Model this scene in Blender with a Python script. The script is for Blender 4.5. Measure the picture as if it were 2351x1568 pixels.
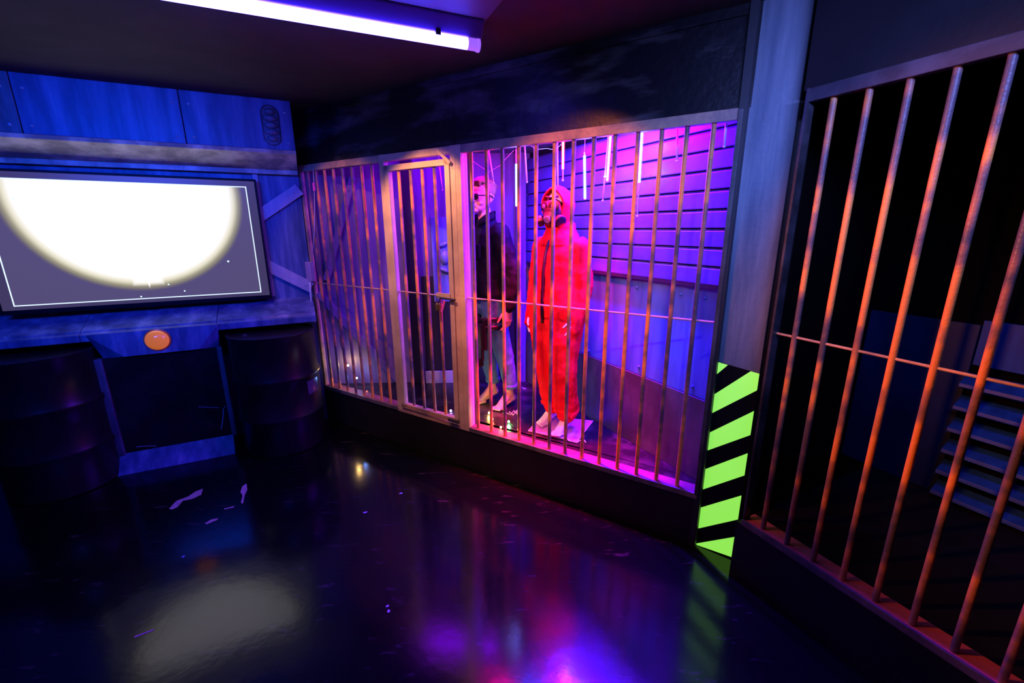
import bpy, bmesh, math, random
from mathutils import Vector, Matrix, noise
random.seed(7)
PI = math.pi
for o in list(bpy.data.objects): bpy.data.objects.remove(o)
SC = bpy.context.scene
COL = SC.collection
# ---------------------------------------------------------------- camera
H = 1.9
th, ro, FPX = 0.25666, -0.00535, 995.1
r0 = Vector((1, 0, 0)); fw = Vector((0, math.cos(th), -math.sin(th))); u0 = Vector((0, math.sin(th), math.cos(th)))
rt = r0 * math.cos(ro) + u0 * math.sin(ro); up = -r0 * math.sin(ro) + u0 * math.cos(ro)
cd = bpy.data.cameras.new('camera'); cam = bpy.data.objects.new('camera', cd); COL.objects.link(cam)
cd.sensor_width = 36; cd.lens = 36 * FPX / 2351; cd.clip_start = .02
cam.matrix_world = Matrix(((rt.x, up.x, -fw.x, 0), (rt.y, up.y, -fw.y, 0), (rt.z, up.z, -fw.z, H), (0, 0, 0, 1)))
SC.camera = cam
# ---------------------------------------------------------------- world, exposure
w = bpy.data.worlds.new('world'); SC.world = w; w.use_nodes = True
w.node_tree.nodes['Background'].inputs[0].default_value = (.01, .01, .03, 1)
w.node_tree.nodes['Background'].inputs[1].default_value = .1
vs = SC.view_settings
vs.view_transform = 'Standard'; vs.look = 'None'; vs.gamma = 1; vs.exposure = 0; vs.use_curve_mapping = False
# ---------------------------------------------------------------- lamps of the room, and added lights
def lamp(name, kind, loc, energy, color, size=.1, sizey=None, target=None, spot=60, blend=.4, parent=None, spread=180, axis=None):
    d = bpy.data.lights.new(name, kind); d.energy = energy; d.color = color
    if kind == 'AREA':
        d.shape = 'RECTANGLE' if sizey else 'SQUARE'; d.size = size
        if sizey: d.size_y = sizey
        d.spread = math.radians(spread)
    else: d.shadow_soft_size = size
    if kind == 'SPOT': d.spot_size = math.radians(spot); d.spot_blend = blend
    o = bpy.data.objects.new(name, d); COL.objects.link(o); o.location = loc
    if target is not None:
        dz = (Vector(loc) - Vector(target)).normalized(); ax = Vector(axis or (dz.y, -dz.x, 0)); ax = (ax - dz * ax.dot(dz)).normalized()
        o.rotation_euler = Matrix((ax, dz.cross(ax), dz)).transposed().to_euler()
    if parent: o.parent = parent; o.matrix_parent_inverse = parent.matrix_world.inverted()
    return o
UV = (.05, .09, 1.0)
# blacklight battens further back in the room (behind the camera)
lamp('room_blacklight', 'AREA', (-1.9, .6, 2.8), 24, (.0, .06, 1), 1.2, .1, (-3.0, 3.5, 1.9), spread=85)
lamp('room_blacklight', 'AREA', (.9, .4, 2.75), 11, (.18, .26, 1), 1.2, .1, (1.2, 2.2, 2.1), spread=70)
# warm lamp spots under the ceiling, with extra ones added for the rail
lamp('warm_spot', 'SPOT', (-1.02, 2.60, 2.80), 100, (1, .42, .14), .02, target=(-.66, 3.30, 1.72), spot=64, blend=.4)
lamp('warm_spot', 'SPOT', (-1.917, 3.062, 2.80), 26, (1, .36, .14), .02, target=(-1.43, 3.77, 1.72), spot=70, blend=.45)  # added spot, carries the orange along the left of the top rail
lamp('warm_spot', 'SPOT', (-.18, 1.97, 2.80), 50, (1, .22, .07), .02, target=(.36, 2.70, 1.72), spot=72, blend=.45)  # added spot, tints the right part of the rail orange-red
lamp('warm_spot', 'SPOT', (-.9, 1.5, 2.35), 260, (1, .24, .045), .03, target=(1.62, 1.40, 1.55), spot=48, blend=.9)
# unseen violet strips under the cage roof; added warm, red and blue light
lamp('warm_spot', 'SPOT', (-.3, 1.2, 2.6), 130, (1, .24, .08), .02, target=(.45, 3.1, 1.25), spot=46, blend=.5)  # added warm spot, reddens the front of the hooded figure
lamp('cage_strip', 'AREA', (.68, 3.02, 2.535), 330, (.085, .0, 1), 1.1, .06, (.70, 3.04, 1.6), spread=150, axis=(-.48, .88, 0))
lamp('cage_strip', 'AREA', (-.75, 3.80, 2.54), 24, (.24, .0, 1), 1.1, .1, (-.8, 4.1, 1.2), axis=(1, -.2, 0))
lamp('cage_red_fill', 'AREA', (-.12, 3.28, 2.53), 7, (1, .0, .3), .3, .08, (-.15, 3.6, 1.5), axis=(.85, -.53, 0))  # added pink light for the jacketed figure's face
lamp('cage_red_fill', 'AREA', (.26, 3.02, 2.53), 85, (1, .004, .04), .3, .08, (.36, 3.14, 1.0), spread=52, axis=(.85, -.53, 0))  # added red light aimed at the overalls
lamp('cage_blue_fill', 'AREA', (.35, 3.08, 2.53), 34, (.0, .04, 1), .6, .1, (.8, 3.3, .9), axis=(.85, -.53, 0))  # added blue light for the panels below the slats

# ---------------------------------------------------------------- materials
MATS = {}
def mat(name, c1, c2=None, scale=(3, 3, 3), rough=.5, metal=0, bump=0, bscale=60, spec=.5, lo=.4, hi=.65, emit=None, estr=0, c3=None, coat=0, detail=6, rough2=None, bdist=.01):
    if name in MATS: return MATS[name]
    m = bpy.data.materials.new(name); m.use_nodes = True; N = m.node_tree.nodes; L = m.node_tree.links
    b = N['Principled BSDF']; b.inputs['Roughness'].default_value = rough; b.inputs['Metallic'].default_value = metal
    b.inputs['Specular IOR Level'].default_value = spec; b.inputs['Coat Weight'].default_value = coat
    b.inputs['Base Color'].default_value = (*c1, 1)
    tc = N.new('ShaderNodeTexCoord'); mp = N.new('ShaderNodeMapping'); mp.inputs['Scale'].default_value = scale
    L.new(tc.outputs['Object'], mp.inputs['Vector'])
    if c2:
        n = N.new('ShaderNodeTexNoise'); n.inputs['Scale'].default_value = 1; n.inputs['Detail'].default_value = detail; n.inputs['Roughness'].default_value = .6
        L.new(mp.outputs[0], n.inputs['Vector'])
        r = N.new('ShaderNodeValToRGB'); r.color_ramp.elements[0].position = lo; r.color_ramp.elements[1].position = hi
        r.color_ramp.elements[0].color = (*c1, 1); r.color_ramp.elements[1].color = (*c2, 1)
        if c3:
            e = r.color_ramp.elements.new((lo + hi) / 2); e.color = (*c3, 1)
        L.new(n.outputs['Fac'], r.inputs['Fac']); L.new(r.outputs['Color'], b.inputs['Base Color'])
        if rough2 is not None:
            mr = N.new('ShaderNodeMapRange'); mr.inputs['From Min'].default_value = lo; mr.inputs['From Max'].default_value = hi
            mr.inputs['To Min'].default_value = rough; mr.inputs['To Max'].default_value = rough2
            L.new(n.outputs['Fac'], mr.inputs['Value']); L.new(mr.outputs[0], b.inputs['Roughness'])
    if bump:
        n2 = N.new('ShaderNodeTexNoise'); n2.inputs['Scale'].default_value = bscale; n2.inputs['Detail'].default_value = 4
        L.new(tc.outputs['Object'], n2.inputs['Vector'])
        bp = N.new('ShaderNodeBump'); bp.inputs['Strength'].default_value = bump; bp.inputs['Distance'].default_value = bdist
        L.new(n2.outputs['Fac'], bp.inputs['Height']); L.new(bp.outputs[0], b.inputs['Normal'])
    if emit:
        b.inputs['Emission Color'].default_value = (*emit, 1); b.inputs['Emission Strength'].default_value = estr
    MATS[name] = m; return m
blk = mat('black_paint', (.005, .005, .006), (.014, .012, .016), (2, 2, 2), .6, bump=.15, bscale=40)
ply = mat('black_plywood', (.008, .007, .010), (.17, .15, .15), (1.6, 1.6, 6), .38, bump=.25, bscale=25, lo=.50, hi=.78)
ceilm = mat('ceiling_paint', (.032, .026, .030), (.05, .04, .045), (3, 3, 3), .8, bump=.1, bscale=80)
steelblue = mat('brushed_wall_paint', (.04, .08, .20), (.30, .38, .56), (9, 9, 1.1), .42, bump=.12, bscale=30, lo=.36, hi=.70, c3=(.11, .18, .36))
steelpale = mat('pale_brushed_paint', (.38, .42, .52), (.62, .64, .70), (8, 8, 1.2), .4, bump=.1, bscale=30)
steeldark = mat('dark_brushed_paint', (.06, .06, .09), (.22, .23, .30), (7, 7, 1.5), .45, bump=.15, bscale=30)
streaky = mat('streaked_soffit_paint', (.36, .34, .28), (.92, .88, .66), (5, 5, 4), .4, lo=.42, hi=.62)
vio = mat('violet_wall_paint', (.07, .05, .16), (.22, .17, .34), (10, 10, .9), .5, lo=.35, hi=.7)
slat = mat('slat_paint', (.058, .05, .26), (.09, .085, .34), (2, 2, 5), .42, bump=.1, bscale=50)
greyp = mat('grey_skirt_paint', (.025, .045, .04), (.07, .11, .10), (4, 4, 2), .5, bump=.1, bscale=40)
rust = mat('rusted_bar_paint', (.12, .09, .11), (1, .36, .08), (2.5, 2.5, 3.2), .42, bump=.25, bscale=90, lo=.42, hi=.58, c3=(.42, .18, .12), detail=3)
rail = mat('worn_rail_paint', (.25, .18, .18), (.75, .45, .28), (5, 5, 5), .45, bump=.2, bscale=70, lo=.35, hi=.65)
redledge = mat('red_ledge_paint', (.14, .04, .06), (.30, .09, .10), (6, 6, 6), .6, bump=.2, bscale=50)
framey = mat('tan_frame_paint', (.55, .38, .27), (.85, .62, .42), (3, 3, 3), .42, bump=.1, bscale=60)
darkst = mat('dark_steel', (.03, .03, .035), (.10, .09, .11), (5, 5, 5), .4, metal=.3)
brass = mat('brass', (.75, .5, .22), rough=.3, metal=.9)
chrome = mat('chrome', (.8, .8, .85), rough=.2, metal=1)
whitep = mat('white_plastic', (.8, .8, .85), rough=.4)
clear = mat('clear_tube_plastic', (.75, .72, .85), rough=.2, coat=.5)
barrelm = mat('barrel_paint', (.008, .007, .010), (.03, .022, .028), (3, 3, 2), .30, coat=.0, spec=.35, bump=.06, bscale=30, lo=.4, hi=.8)
glossblk = mat('gloss_black_panel', (.01, .01, .013), (.02, .02, .026), (3, 3, 3), .22, coat=.2)
skin = mat('mannequin_skin', (.72, .30, .28), rough=.45, spec=.2)
skinw = mat('pale_mannequin_skin', (.80, .78, .85), rough=.4)
hairm = mat('sculpted_hair', (.16, .05, .03), (.32, .12, .08), (60, 60, 12), .5, bump=.6, bscale=90)
jeans = mat('denim', (.07, .16, .30), (.10, .30, .5), (14, 14, 5), .85, spec=.1, bump=.3, bscale=300)
jacketm = mat('dark_jacket_cloth', (.004, .004, .008), (.010, .008, .016), (8, 8, 8), .7, spec=.1, bump=.3, bscale=200)
suit = mat('red_fleece', (.85, .012, .02), (.92, .02, .03), (6, 6, 6), .9, spec=.08, bump=.25, bscale=260)
rubber = mat('black_rubber', (.008, .007, .012), rough=.35, spec=.3)
lens = mat('dark_lens', (.01, .01, .015), rough=.12, coat=1)
gogl = mat('violet_goggle_lens', (.25, .12, .30), rough=.15, coat=1)
violetp = mat('violet_plate', (.55, .22, .7), rough=.4)
pink = mat('pink_tag', (1, .1, .6), rough=.4)
def emat(name, col, s, base=(.5, .5, .5)):
    return mat(name, base, emit=col, estr=s, rough=.4)
tubeE = emat('blacklight_tube', (.075, .05, 1), 34)
ledB = emat('lit_blue_led', (.06, .08, 1), 130)
ledR = emat('lit_red_led', (1, .02, .03), 100)
ledP = emat('lit_pink_led', (1, .03, .22), 110)
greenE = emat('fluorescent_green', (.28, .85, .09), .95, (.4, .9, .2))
def gradtape():
    m = MATS['fluorescent_green']; return m
orangeE = mat('orange_lens', (.95, .35, .06), rough=.18, coat=1, emit=(1, .22, .015), estr=.48)

# floor: worn black gloss paint
def floor_mat():
    m = bpy.data.materials.new('worn_gloss_floor'); m.use_nodes = True; N = m.node_tree.nodes; L = m.node_tree.links
    b = N['Principled BSDF']; tc = N.new('ShaderNodeTexCoord')
    n1 = N.new('ShaderNodeTexNoise'); n1.inputs['Scale'].default_value = 1.6; n1.inputs['Detail'].default_value = 8
    mp = N.new('ShaderNodeMapping'); mp.inputs['Rotation'].default_value = (0, 0, math.radians(-24)); mp.inputs['Scale'].default_value = (2.2, 9, 1)
    n2 = N.new('ShaderNodeTexNoise'); n2.inputs['Scale'].default_value = 2.2; n2.inputs['Detail'].default_value = 9; n2.inputs['Roughness'].default_value = .65
    L.new(tc.outputs['Object'], mp.inputs[0]); L.new(mp.outputs[0], n2.inputs['Vector']); L.new(tc.outputs['Object'], n1.inputs['Vector'])
    r = N.new('ShaderNodeValToRGB'); r.color_ramp.elements[0].position = .60; r.color_ramp.elements[1].position = .74
    r.color_ramp.elements[0].color = (.003, .0035, .004, 1); r.color_ramp.elements[1].color = (.06, .052, .045, 1)
    L.new(n2.outputs['Fac'], r.inputs[0]); L.new(r.outputs[0], b.inputs['Base Color'])
    mr = N.new('ShaderNodeMapRange'); mr.inputs['To Min'].default_value = .10; mr.inputs['To Max'].default_value = .20
    mr.inputs['From Min'].default_value = .3; mr.inputs['From Max'].default_value = .7
    L.new(n1.outputs['Fac'], mr.inputs['Value']); L.new(mr.outputs[0], b.inputs['Roughness'])
    b.inputs['Specular IOR Level'].default_value = .5
    n3 = N.new('ShaderNodeTexNoise'); n3.inputs['Scale'].default_value = 14; n3.inputs['Detail'].default_value = 3
    L.new(tc.outputs['Object'], n3.inputs['Vector'])
    bp = N.new('ShaderNodeBump'); bp.inputs['Strength'].default_value = .05; bp.inputs['Distance'].default_value = .01
    L.new(n3.outputs['Fac'], bp.inputs['Height']); L.new(bp.outputs[0], b.inputs['Normal'])
    return m
floorm = floor_mat()

# screen picture: object coordinates of the screen mesh (x right, y up, metres)
def screen_mat():
    m = bpy.data.materials.new('screen_picture'); m.use_nodes = True; N = m.node_tree.nodes; L = m.node_tree.links
    b = N['Principled BSDF']; b.inputs['Base Color'].default_value = (.02, .02, .02, 1); b.inputs['Roughness'].default_value = .3
    tc = N.new('ShaderNodeTexCoord'); sp = N.new('ShaderNodeSeparateXYZ'); L.new(tc.outputs['Object'], sp.inputs[0])
    def M(op, a, bb=None, c=None):
        n = N.new('ShaderNodeMath'); n.operation = op
        for i, v in enumerate((a, bb, c)):
            if v is None: continue
            if isinstance(v, (int, float)): n.inputs[i].default_value = v
            else: L.new(v, n.inputs[i])
        return n.outputs[0]
    X, Y = sp.outputs[0], sp.outputs[1]
    def dist(cx, cy, sx=1, sy=1):
        return M('SQRT', M('ADD', M('POWER', M('MULTIPLY', M('SUBTRACT', X, cx), sx), 2), M('POWER', M('MULTIPLY', M('SUBTRACT', Y, cy), sy), 2)))
    d = dist(0, .37)
    r = N.new('ShaderNodeValToRGB'); cr = r.color_ramp
    cr.elements[0].position = 0; cr.elements[0].color = (.31, .285, .33, 1)
    cr.elements[1].position = 1; cr.elements[1].color = (.0225, .018, .042, 1)
    for p_, c_ in ((.55, (.31, .29, .31)), (.74, (.29, .28, .29)), (.84, (.27, .26, .25)), (.885, (.20, .19, .14)), (.925, (.085, .078, .048)), (.96, (.036, .031, .036)), (.98, (.0225, .018, .042))):
        e = cr.elements.new(p_); e.color = (*c_, 1)
    L.new(M('DIVIDE', d, .77), r.inputs[0])
    bx = M('MAXIMUM', M('MULTIPLY', M('ABSOLUTE', M('SUBTRACT', X, .012)), 9.6), M('MULTIPLY', M('ABSOLUTE', M('ADD', Y, .2)), 7.1))
    spk = M('ADD', M('MULTIPLY', M('ABSOLUTE', M('SUBTRACT', X, .014)), 26), M('MULTIPLY', M('ABSOLUTE', M('ADD', Y, .2)), 6.2))
    fl = M('MAXIMUM', M('MULTIPLY', M('SUBTRACT', 1.02, bx), 3), M('MULTIPLY', M('SUBTRACT', 1.06, spk), 5))
    fl = M('MINIMUM', M('MAXIMUM', fl, 0), 1)
    # frame line
    ax = M('ABSOLUTE', X); ay = M('ABSOLUTE', Y)
    ex = M('MAXIMUM', M('DIVIDE', M('SUBTRACT', ax, .786), 1), M('SUBTRACT', ay, .443))
    line = M('LESS_THAN', M('ABSOLUTE', ex), .0038)
    inside = M('LESS_THAN', ex, 0)
    tot = line
    for (cx, cy, rr) in ((-.636, .311, .008), (.386, -.139, .008), (.576, -.167, .008), (.137, -.339, .006), (.236, -.399, .006), (-.054, -.425, .006), (-.08, -.19, .003), (.3, -.05, .004)):
        tot = M('MAXIMUM', tot, M('LESS_THAN', dist(cx, cy), rr))
    mx = N.new('ShaderNodeMix'); mx.data_type = 'RGBA'
    L.new(inside, mx.inputs[0]); mx.inputs[6].default_value = (.013, .010, .026, 1); L.new(r.outputs[0], mx.inputs[7])
    mx2 = N.new('ShaderNodeMix'); mx2.data_type = 'RGBA'; L.new(tot, mx2.inputs[0]); L.new(mx.outputs[2], mx2.inputs[6]); mx2.inputs[7].default_value = (.22, .28, .36, 1)
    mx3 = N.new('ShaderNodeMix'); mx3.data_type = 'RGBA'; mx3.clamp_factor = True; L.new(M('MULTIPLY', fl, inside), mx3.inputs[0]); L.new(mx2.outputs[2], mx3.inputs[6]); mx3.inputs[7].default_value = (.29, .275, .27, 1)
    L.new(mx3.outputs[2], b.inputs['Emission Color']); b.inputs['Emission Strength'].default_value = 4
    return m
screenm = screen_mat()

# ---------------------------------------------------------------- mesh helpers
class MB:
    def __init__(s): s.v = []; s.f = []
    def add(s, vs, fs):
        n = len(s.v); s.v += [Vector(v) for v in vs]; s.f += [tuple(i + n for i in f) for f in fs]
    def box(s, c, ax, ay, az):          # centre and half vectors
        c, ax, ay, az = map(Vector, (c, ax, ay, az)); P = []
        for k in (-1, 1):
            for j in (-1, 1):
                for i in (-1, 1): P.append(c + ax * i + ay * j + az * k)
        F = [(0, 2, 3, 1), (4, 5, 7, 6), (0, 1, 5, 4), (2, 6, 7, 3), (0, 4, 6, 2), (1, 3, 7, 5)]
        if ax.cross(ay).dot(az) < 0: F = [f[::-1] for f in F]
        s.add(P, F)
    def bar(s, a, b, w, d, n):          # rectangular bar a->b, width w across, depth d along n
        a, b, n = Vector(a), Vector(b), Vector(n).normalized(); t = (b - a).normalized(); q = t.cross(n).normalized()
        n = q.cross(t).normalized()
        s.box((a + b) / 2, (b - a) / 2, q * w / 2, n * d / 2)
    def loft(s, rings, cap=True):
        n = len(rings[0]); V = [v for r in rings for v in r]; F = []
        for i in range(len(rings) - 1):
            for j in range(n):
                k = (j + 1) % n; F.append((i * n + j, i * n + k, (i + 1) * n + k, (i + 1) * n + j))
        if cap: F.append(tuple(range(n))[::-1]); F.append(tuple(range((len(rings) - 1) * n, len(rings) * n)))
        s.add(V, F)
    def tube(s, pts, rad, n=10, cap=True):
        pts = [Vector(p) for p in pts]
        if not isinstance(rad, (list, tuple)): rad = [rad] * len(pts)
        t0 = (pts[1] - pts[0]).normalized(); q = t0.orthogonal().normalized(); rings = []
        for i, p in enumerate(pts):
            t = ((pts[min(i + 1, len(pts) - 1)] - pts[max(i - 1, 0)])).normalized()
            q = (q - t * q.dot(t)).normalized(); b = t.cross(q)
            rings.append([p + (q * math.cos(2 * PI * j / n) + b * math.sin(2 * PI * j / n)) * rad[i] for j in range(n)])
        s.loft(rings, cap)
    def cap_(s, a, b, ra, rb, n=12):    # round-ended tapered limb
        a, b = Vector(a), Vector(b); t = (b - a).normalized(); P = []; R = []
        for k in range(5):
            x = math.cos(k / 4.5 * PI / 2 + .1); P.append(a - t * ra * x); R.append(ra * math.sqrt(max(1 - x * x, .01)))
        for k in range(4, -1, -1):
            x = math.cos(k / 4.5 * PI / 2 + .1); P.append(b + t * rb * x); R.append(rb * math.sqrt(max(1 - x * x, .01)))
        q = t.orthogonal().normalized(); bb = t.cross(q)
        s.loft([[p + (q * math.cos(2 * PI * j / n) + bb * math.sin(2 * PI * j / n)) * r for j in range(n)] for p, r in zip(P, R)])
    def ell(s, c, ax, ay, az, n=16, m=10):
        c, ax, ay, az = map(Vector, (c, ax, ay, az)); rings = []
        if ax.cross(ay).dot(az) < 0: ay = -ay
        for i in range(m + 1):
            a = -PI / 2 + PI * (i + .0) / m; a = max(min(a, PI / 2 - .02), -PI / 2 + .02)
            rings.append([c + az * math.sin(a) + (ax * math.cos(2 * PI * j / n) + ay * math.sin(2 * PI * j / n)) * math.cos(a) for j in range(n)])
        s.loft(rings)
    def lathe(s, c, prof, n=32, ax=(0, 0, 1), cap=True):  # prof [(r,h)]
        c = Vector(c); t = Vector(ax).normalized(); q = t.orthogonal().normalized(); b = t.cross(q)
        s.loft([[c + t * h + (q * math.cos(2 * PI * j / n) + b * math.sin(2 * PI * j / n)) * r for j in range(n)] for r, h in prof], cap)
    def prism(s, poly, off):            # polygon (world pts) extruded by off
        poly = [Vector(p) for p in poly]; off = Vector(off); n = len(poly)
        F = [tuple(range(n))[::-1], tuple(range(n, 2 * n))] + [(i, (i + 1) % n, n + (i + 1) % n, n + i) for i in range(n)]
        s.add(poly + [p + off for p in poly], F)
    def build(s, name, m, parent=None, smooth=False, bevel=0, mats=None, fix=True):
        me = bpy.data.meshes.new(name)
        top = parent
        while top and top.parent: top = top.parent
        inv = top.matrix_world.inverted() if top else Matrix()
        me.from_pydata([inv @ v for v in s.v], [], s.f); me.validate()
        if fix:
            bm = bmesh.new(); bm.from_mesh(me); bmesh.ops.recalc_face_normals(bm, faces=bm.faces); bm.to_mesh(me); bm.free()
        me.materials.append(m)
        if smooth:
            for p in me.polygons: p.use_smooth = True
            if smooth == 'auto':
                try: me.set_sharp_from_angle(angle=math.radians(40))
                except Exception: pass
        o = bpy.data.objects.new(name, me); COL.objects.link(o)
        if parent: o.parent = parent
        if bevel:
            b = o.modifiers.new('bevel', 'BEVEL'); b.width = bevel; b.segments = 2; b.limit_method = 'ANGLE'
        return o
def tag(o, label=None, cat=None, group=None, kind=None):
    if label: o['label'] = label
    if cat: o['category'] = cat
    if group: o['group'] = group
    if kind: o['kind'] = kind
    return o
def thing(name, label, cat, loc=(0, 0, 0), group=None, rot=None):
    o = bpy.data.objects.new(name, None); COL.objects.link(o)
    M_ = Matrix.Translation(loc)
    if rot is not None: M_ = M_ @ rot.to_4x4()
    o.matrix_world = M_; o.empty_display_size = .1
    bpy.context.view_layer.update()
    return tag(o, label, cat, group)
def st(o): return tag(o, kind='structure')
class Fr:
    def __init__(s, o, ang, flip=1):
        s.o = Vector((o[0], o[1], 0)); s.d = Vector((math.cos(ang), math.sin(ang), 0))
        n = Vector((-s.d.y, s.d.x, 0)); s.n = n if n.dot(-s.o) > 0 else -n; s.ang = ang
    def __call__(s, t, off, z): return s.o + s.d * t + s.n * off + Vector((0, 0, z))
    def box(s, m, t0, t1, o0, o1, z0, z1):
        m.box(s((t0 + t1) / 2, (o0 + o1) / 2, (z0 + z1) / 2), s.d * abs(t1 - t0) / 2, s.n * abs(o1 - o0) / 2, Vector((0, 0, abs(z1 - z0) / 2)))
def fbox(fr, *a):
    m = MB(); fr.box(m, *a); return m
A = Fr((-.2687, 3.1477), -.56112)
B = Fr((1.9571, 1.2709), -1.12366)
B = Fr((.8554 * 1.54, 1.27086 * 1.54), -1.12366)
O_ = (-1.87, 4.154)
C = Fr(O_, math.radians(206))
K = Vector((.14, 4.28)); D0 = Vector((1.162, 2.423))
D = Fr(D0, math.atan2(K.y - D0.y, K.x - D0.x)); DL = (K - D0).length
E0 = Vector((-1.9, 4.2)); E = Fr(E0, math.atan2(K.y - E0.y, K.x - E0.x)); EL = (K - E0).length
PO = Fr((1.128, 2.272), math.atan2(2.15 - 2.272, 1.297 - 1.128))
ZL, ZC = .36, 2.88
Z = Vector((0, 0, 1))

# ---------------------------------------------------------------- the shell
m = MB(); m.box((0, 2, -.05), (6.5, 0, 0), (0, 6, 0), (0, 0, .05)); st(m.build('floor', floorm))
m = MB(); m.box((0, 2, ZC + .05), (6.5, 0, 0), (0, 6, 0), (0, 0, .05)); st(m.build('ceiling', ceilm))
# left wall, recess behind the screen
m = MB(); C.box(m, .04, 5.5, -.12, 0, 1.08, ZC); C.box(m, .04, 5.5, -.12, 0, 0, 1.08)
st(m.build('wall_left', steelblue))
# wall above the cage (black plywood) and plinth under it
m = MB(); A.box(m, -1.99, -.137, -.05, .0, 2.446, ZC); A.box(m, -.133, 1.66, -.05, .0, 2.446, ZC)
for s_, z_ in ((-.15, 2.80), (-.12, 2.80), (-.15, 2.47), (-.12, 2.47), (-1.1, 2.5), (.4, 2.5), (-1.9, 2.5), (1.2, 2.5)):
    m.lathe(A(s_, .0, z_), [(.005, 0), (.004, .003)], 8, A.n)
st(m.build('wall_back', ply))
m = MB(); A.box(m, -1.95, 1.64, 0, .012, 2.835, ZC); st(m.build('trim_1', ply))
m = MB()
pts = [A(-1.97, .03, 0), A(1.66, .03, 0), PO(0.0, 0.0, 0), Vector((D0.x, D0.y, 0)), Vector((K.x, K.y, 0)), Vector((E0.x, E0.y, 0))]
m.prism([A(-1.93, .025, 0), A(1.635, .025, 0), D(0, -.01, 0), D(DL, 0, 0), E(-.03, -.0, 0)], (0, 0, ZL - .03))
o = m.build('wall_plinth', blk); st(o); o.name = 'wall_front'
m = MB(); m.prism([A(-1.93, -.07, ZL - .03), A(1.6, -.07, ZL - .03), D(0, -.01, ZL - .03), D(DL, 0, ZL - .03), E(-.03, 0, ZL - .03)], (0, 0, .03))
o = st(m.build('floor', mat('cage_floor_paint', (.006, .007, .008), (.05, .055, .05), (6, 6, 1), .32, bump=.2, bscale=40, lo=.5, hi=.75)))
# cage roof
m = MB(); m.prism([A(-1.95, -.06, 2.56), A(1.6, -.06, 2.56), D(0, -.03, 2.56), D(DL, -.03, 2.56), E(-.05, -.03, 2.56)], (0, 0, .03))
st(m.build('ceiling', mat('cage_roof_paint', (.10, .09, .12), rough=.6)))
# slatted wall of the cage
m = MB(); D.box(m, -.02, DL + .05, -.10, -.03, ZL, 2.56); st(m.build('wall_right', blk))
sl = MB(); z = 1.579; k = 0
zs = [1.579 + .1040 * i for i in range(9)]
for z in zs:
    z1 = z + .104; P = []
    for (o_, zz) in ((-.03, z + .002), (.002, z + .002), (.003, z + .006), (.001, z + .086), (-.012, z + .100), (-.03, z1)):
        P.append((o_, zz))
    ring = lambda t: [D(t, a, b_) for a, b_ in P]
    sl.loft([ring(-.015), ring(DL)])
t = sl.build('slat_cladding', slat, bevel=0); tag(t, 'violet-lit wall cladding of wide horizontal slats behind the hooded figure', 'cladding')
# riveted panels below the slats
def riv(m, fr, t, z, off, r=.011):
    m.lathe(fr(t, off, z), [(r, 0), (r * .9, .004), (r * .5, .008), (.0005, .009)], 12, fr.n)
def panel(fr, t0, t1, z0, z1, off, mt, label, name='wall_sheet', cat='wall panel', rivets=(), grp=None, th_=.02):
    m = fbox(fr, t0, t1, off - th_, off, z0, z1)
    for (a, b_) in rivets: riv(m, fr, a, b_, off)
    o = m.build(name, mt, bevel=.003); return tag(o, label, cat, grp)
bluep = mat('blue_panel_paint', (.02, .12, .34), (.065, .26, .54), (9, 9, 1.3), .45, lo=.35, hi=.7)
panel(D, -.01, 1.19, .893, 1.576, .004, bluep, 'blue riveted metal panel below the slats, right of the hooded figure', rivets=((.25, 1.50), (.62, 1.50), (.93, 1.50), (.55, .95), (.9, .95), (1.1, .93), (.1, .95), (.08, 1.5)))
panel(D, 1.19, 2.06, .893, 1.576, .004, steeldark, 'dim dark panel below the slats, between the two standing figures', rivets=((1.3, 1.5), (1.8, 1.5)))
panel(D, -.01, 2.06, ZL, .89, .014, greyp, 'plain grey skirting sheet under the blue riveted panel', cat='skirting sheet')
m = fbox(D, -.01, 2.06, .0, .03, 1.560, 1.585); tag(m.build('cladding_rail', blk), 'thin dark rail where the slats meet the blue panel', 'rail')
# corner post of the cage
m = fbox(D, 2.0, 2.10, 0, .05, ZL, 2.56); m2 = MB(); m2.box(E(EL - .05, .03, 1.46), E.d * .045, E.n * .03, Z * 1.1); 
tag(m2.build('corner_strip', vio, bevel=.004), 'violet corner strip where slats meet the smooth wall', 'trim strip')
# rear wall of the cage
m = MB(); E.box(m, -.03, EL + .05, -.06, 0, 0, ZC); o = m.build('wall_back', vio); st(o); o.name = 'wall_rear'
panel(E, 1.02, 1.94, ZL, 1.45, .012, blk, 'dark lower sheet on the rear wall behind the jacketed figure', cat='wall panel')
panel(E, .90, 1.00, ZL, 2.5, .05, blk, 'tall black strip hanging behind the cage door', name='black_strip', cat='wall strip')
panel(E, 1.015, 1.5, ZL, .49, .05, mat('pale_skirting', (.5, .5, .48), rough=.6), 'low pale skirting block on the cage floor behind the door', name='skirting_block', cat='skirting')
panel(E, 1.14, 1.33, 1.2, 2.0, .02, steelblue, 'narrow blue recess panel seen through the cage door', cat='wall panel')
t = thing('wall_boss', 'round blue boss with fins glimpsed through the cage door', 'fitting', E(1.26, .02, 1.63))
m = MB(); m.ell(E(1.26, .02, 1.63), E.d * .055, Z * .07, E.n * .05); m.build('dome', steelblue, t, True)
for dz in (-.12, .12):
    m = MB(); m.ell(E(1.25, .03, 1.63 + dz), E.d * .06 + Z * (.02 if dz > 0 else -.02), Z * .022, E.n * .03); m.build('fin', steelblue, t, True)
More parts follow.
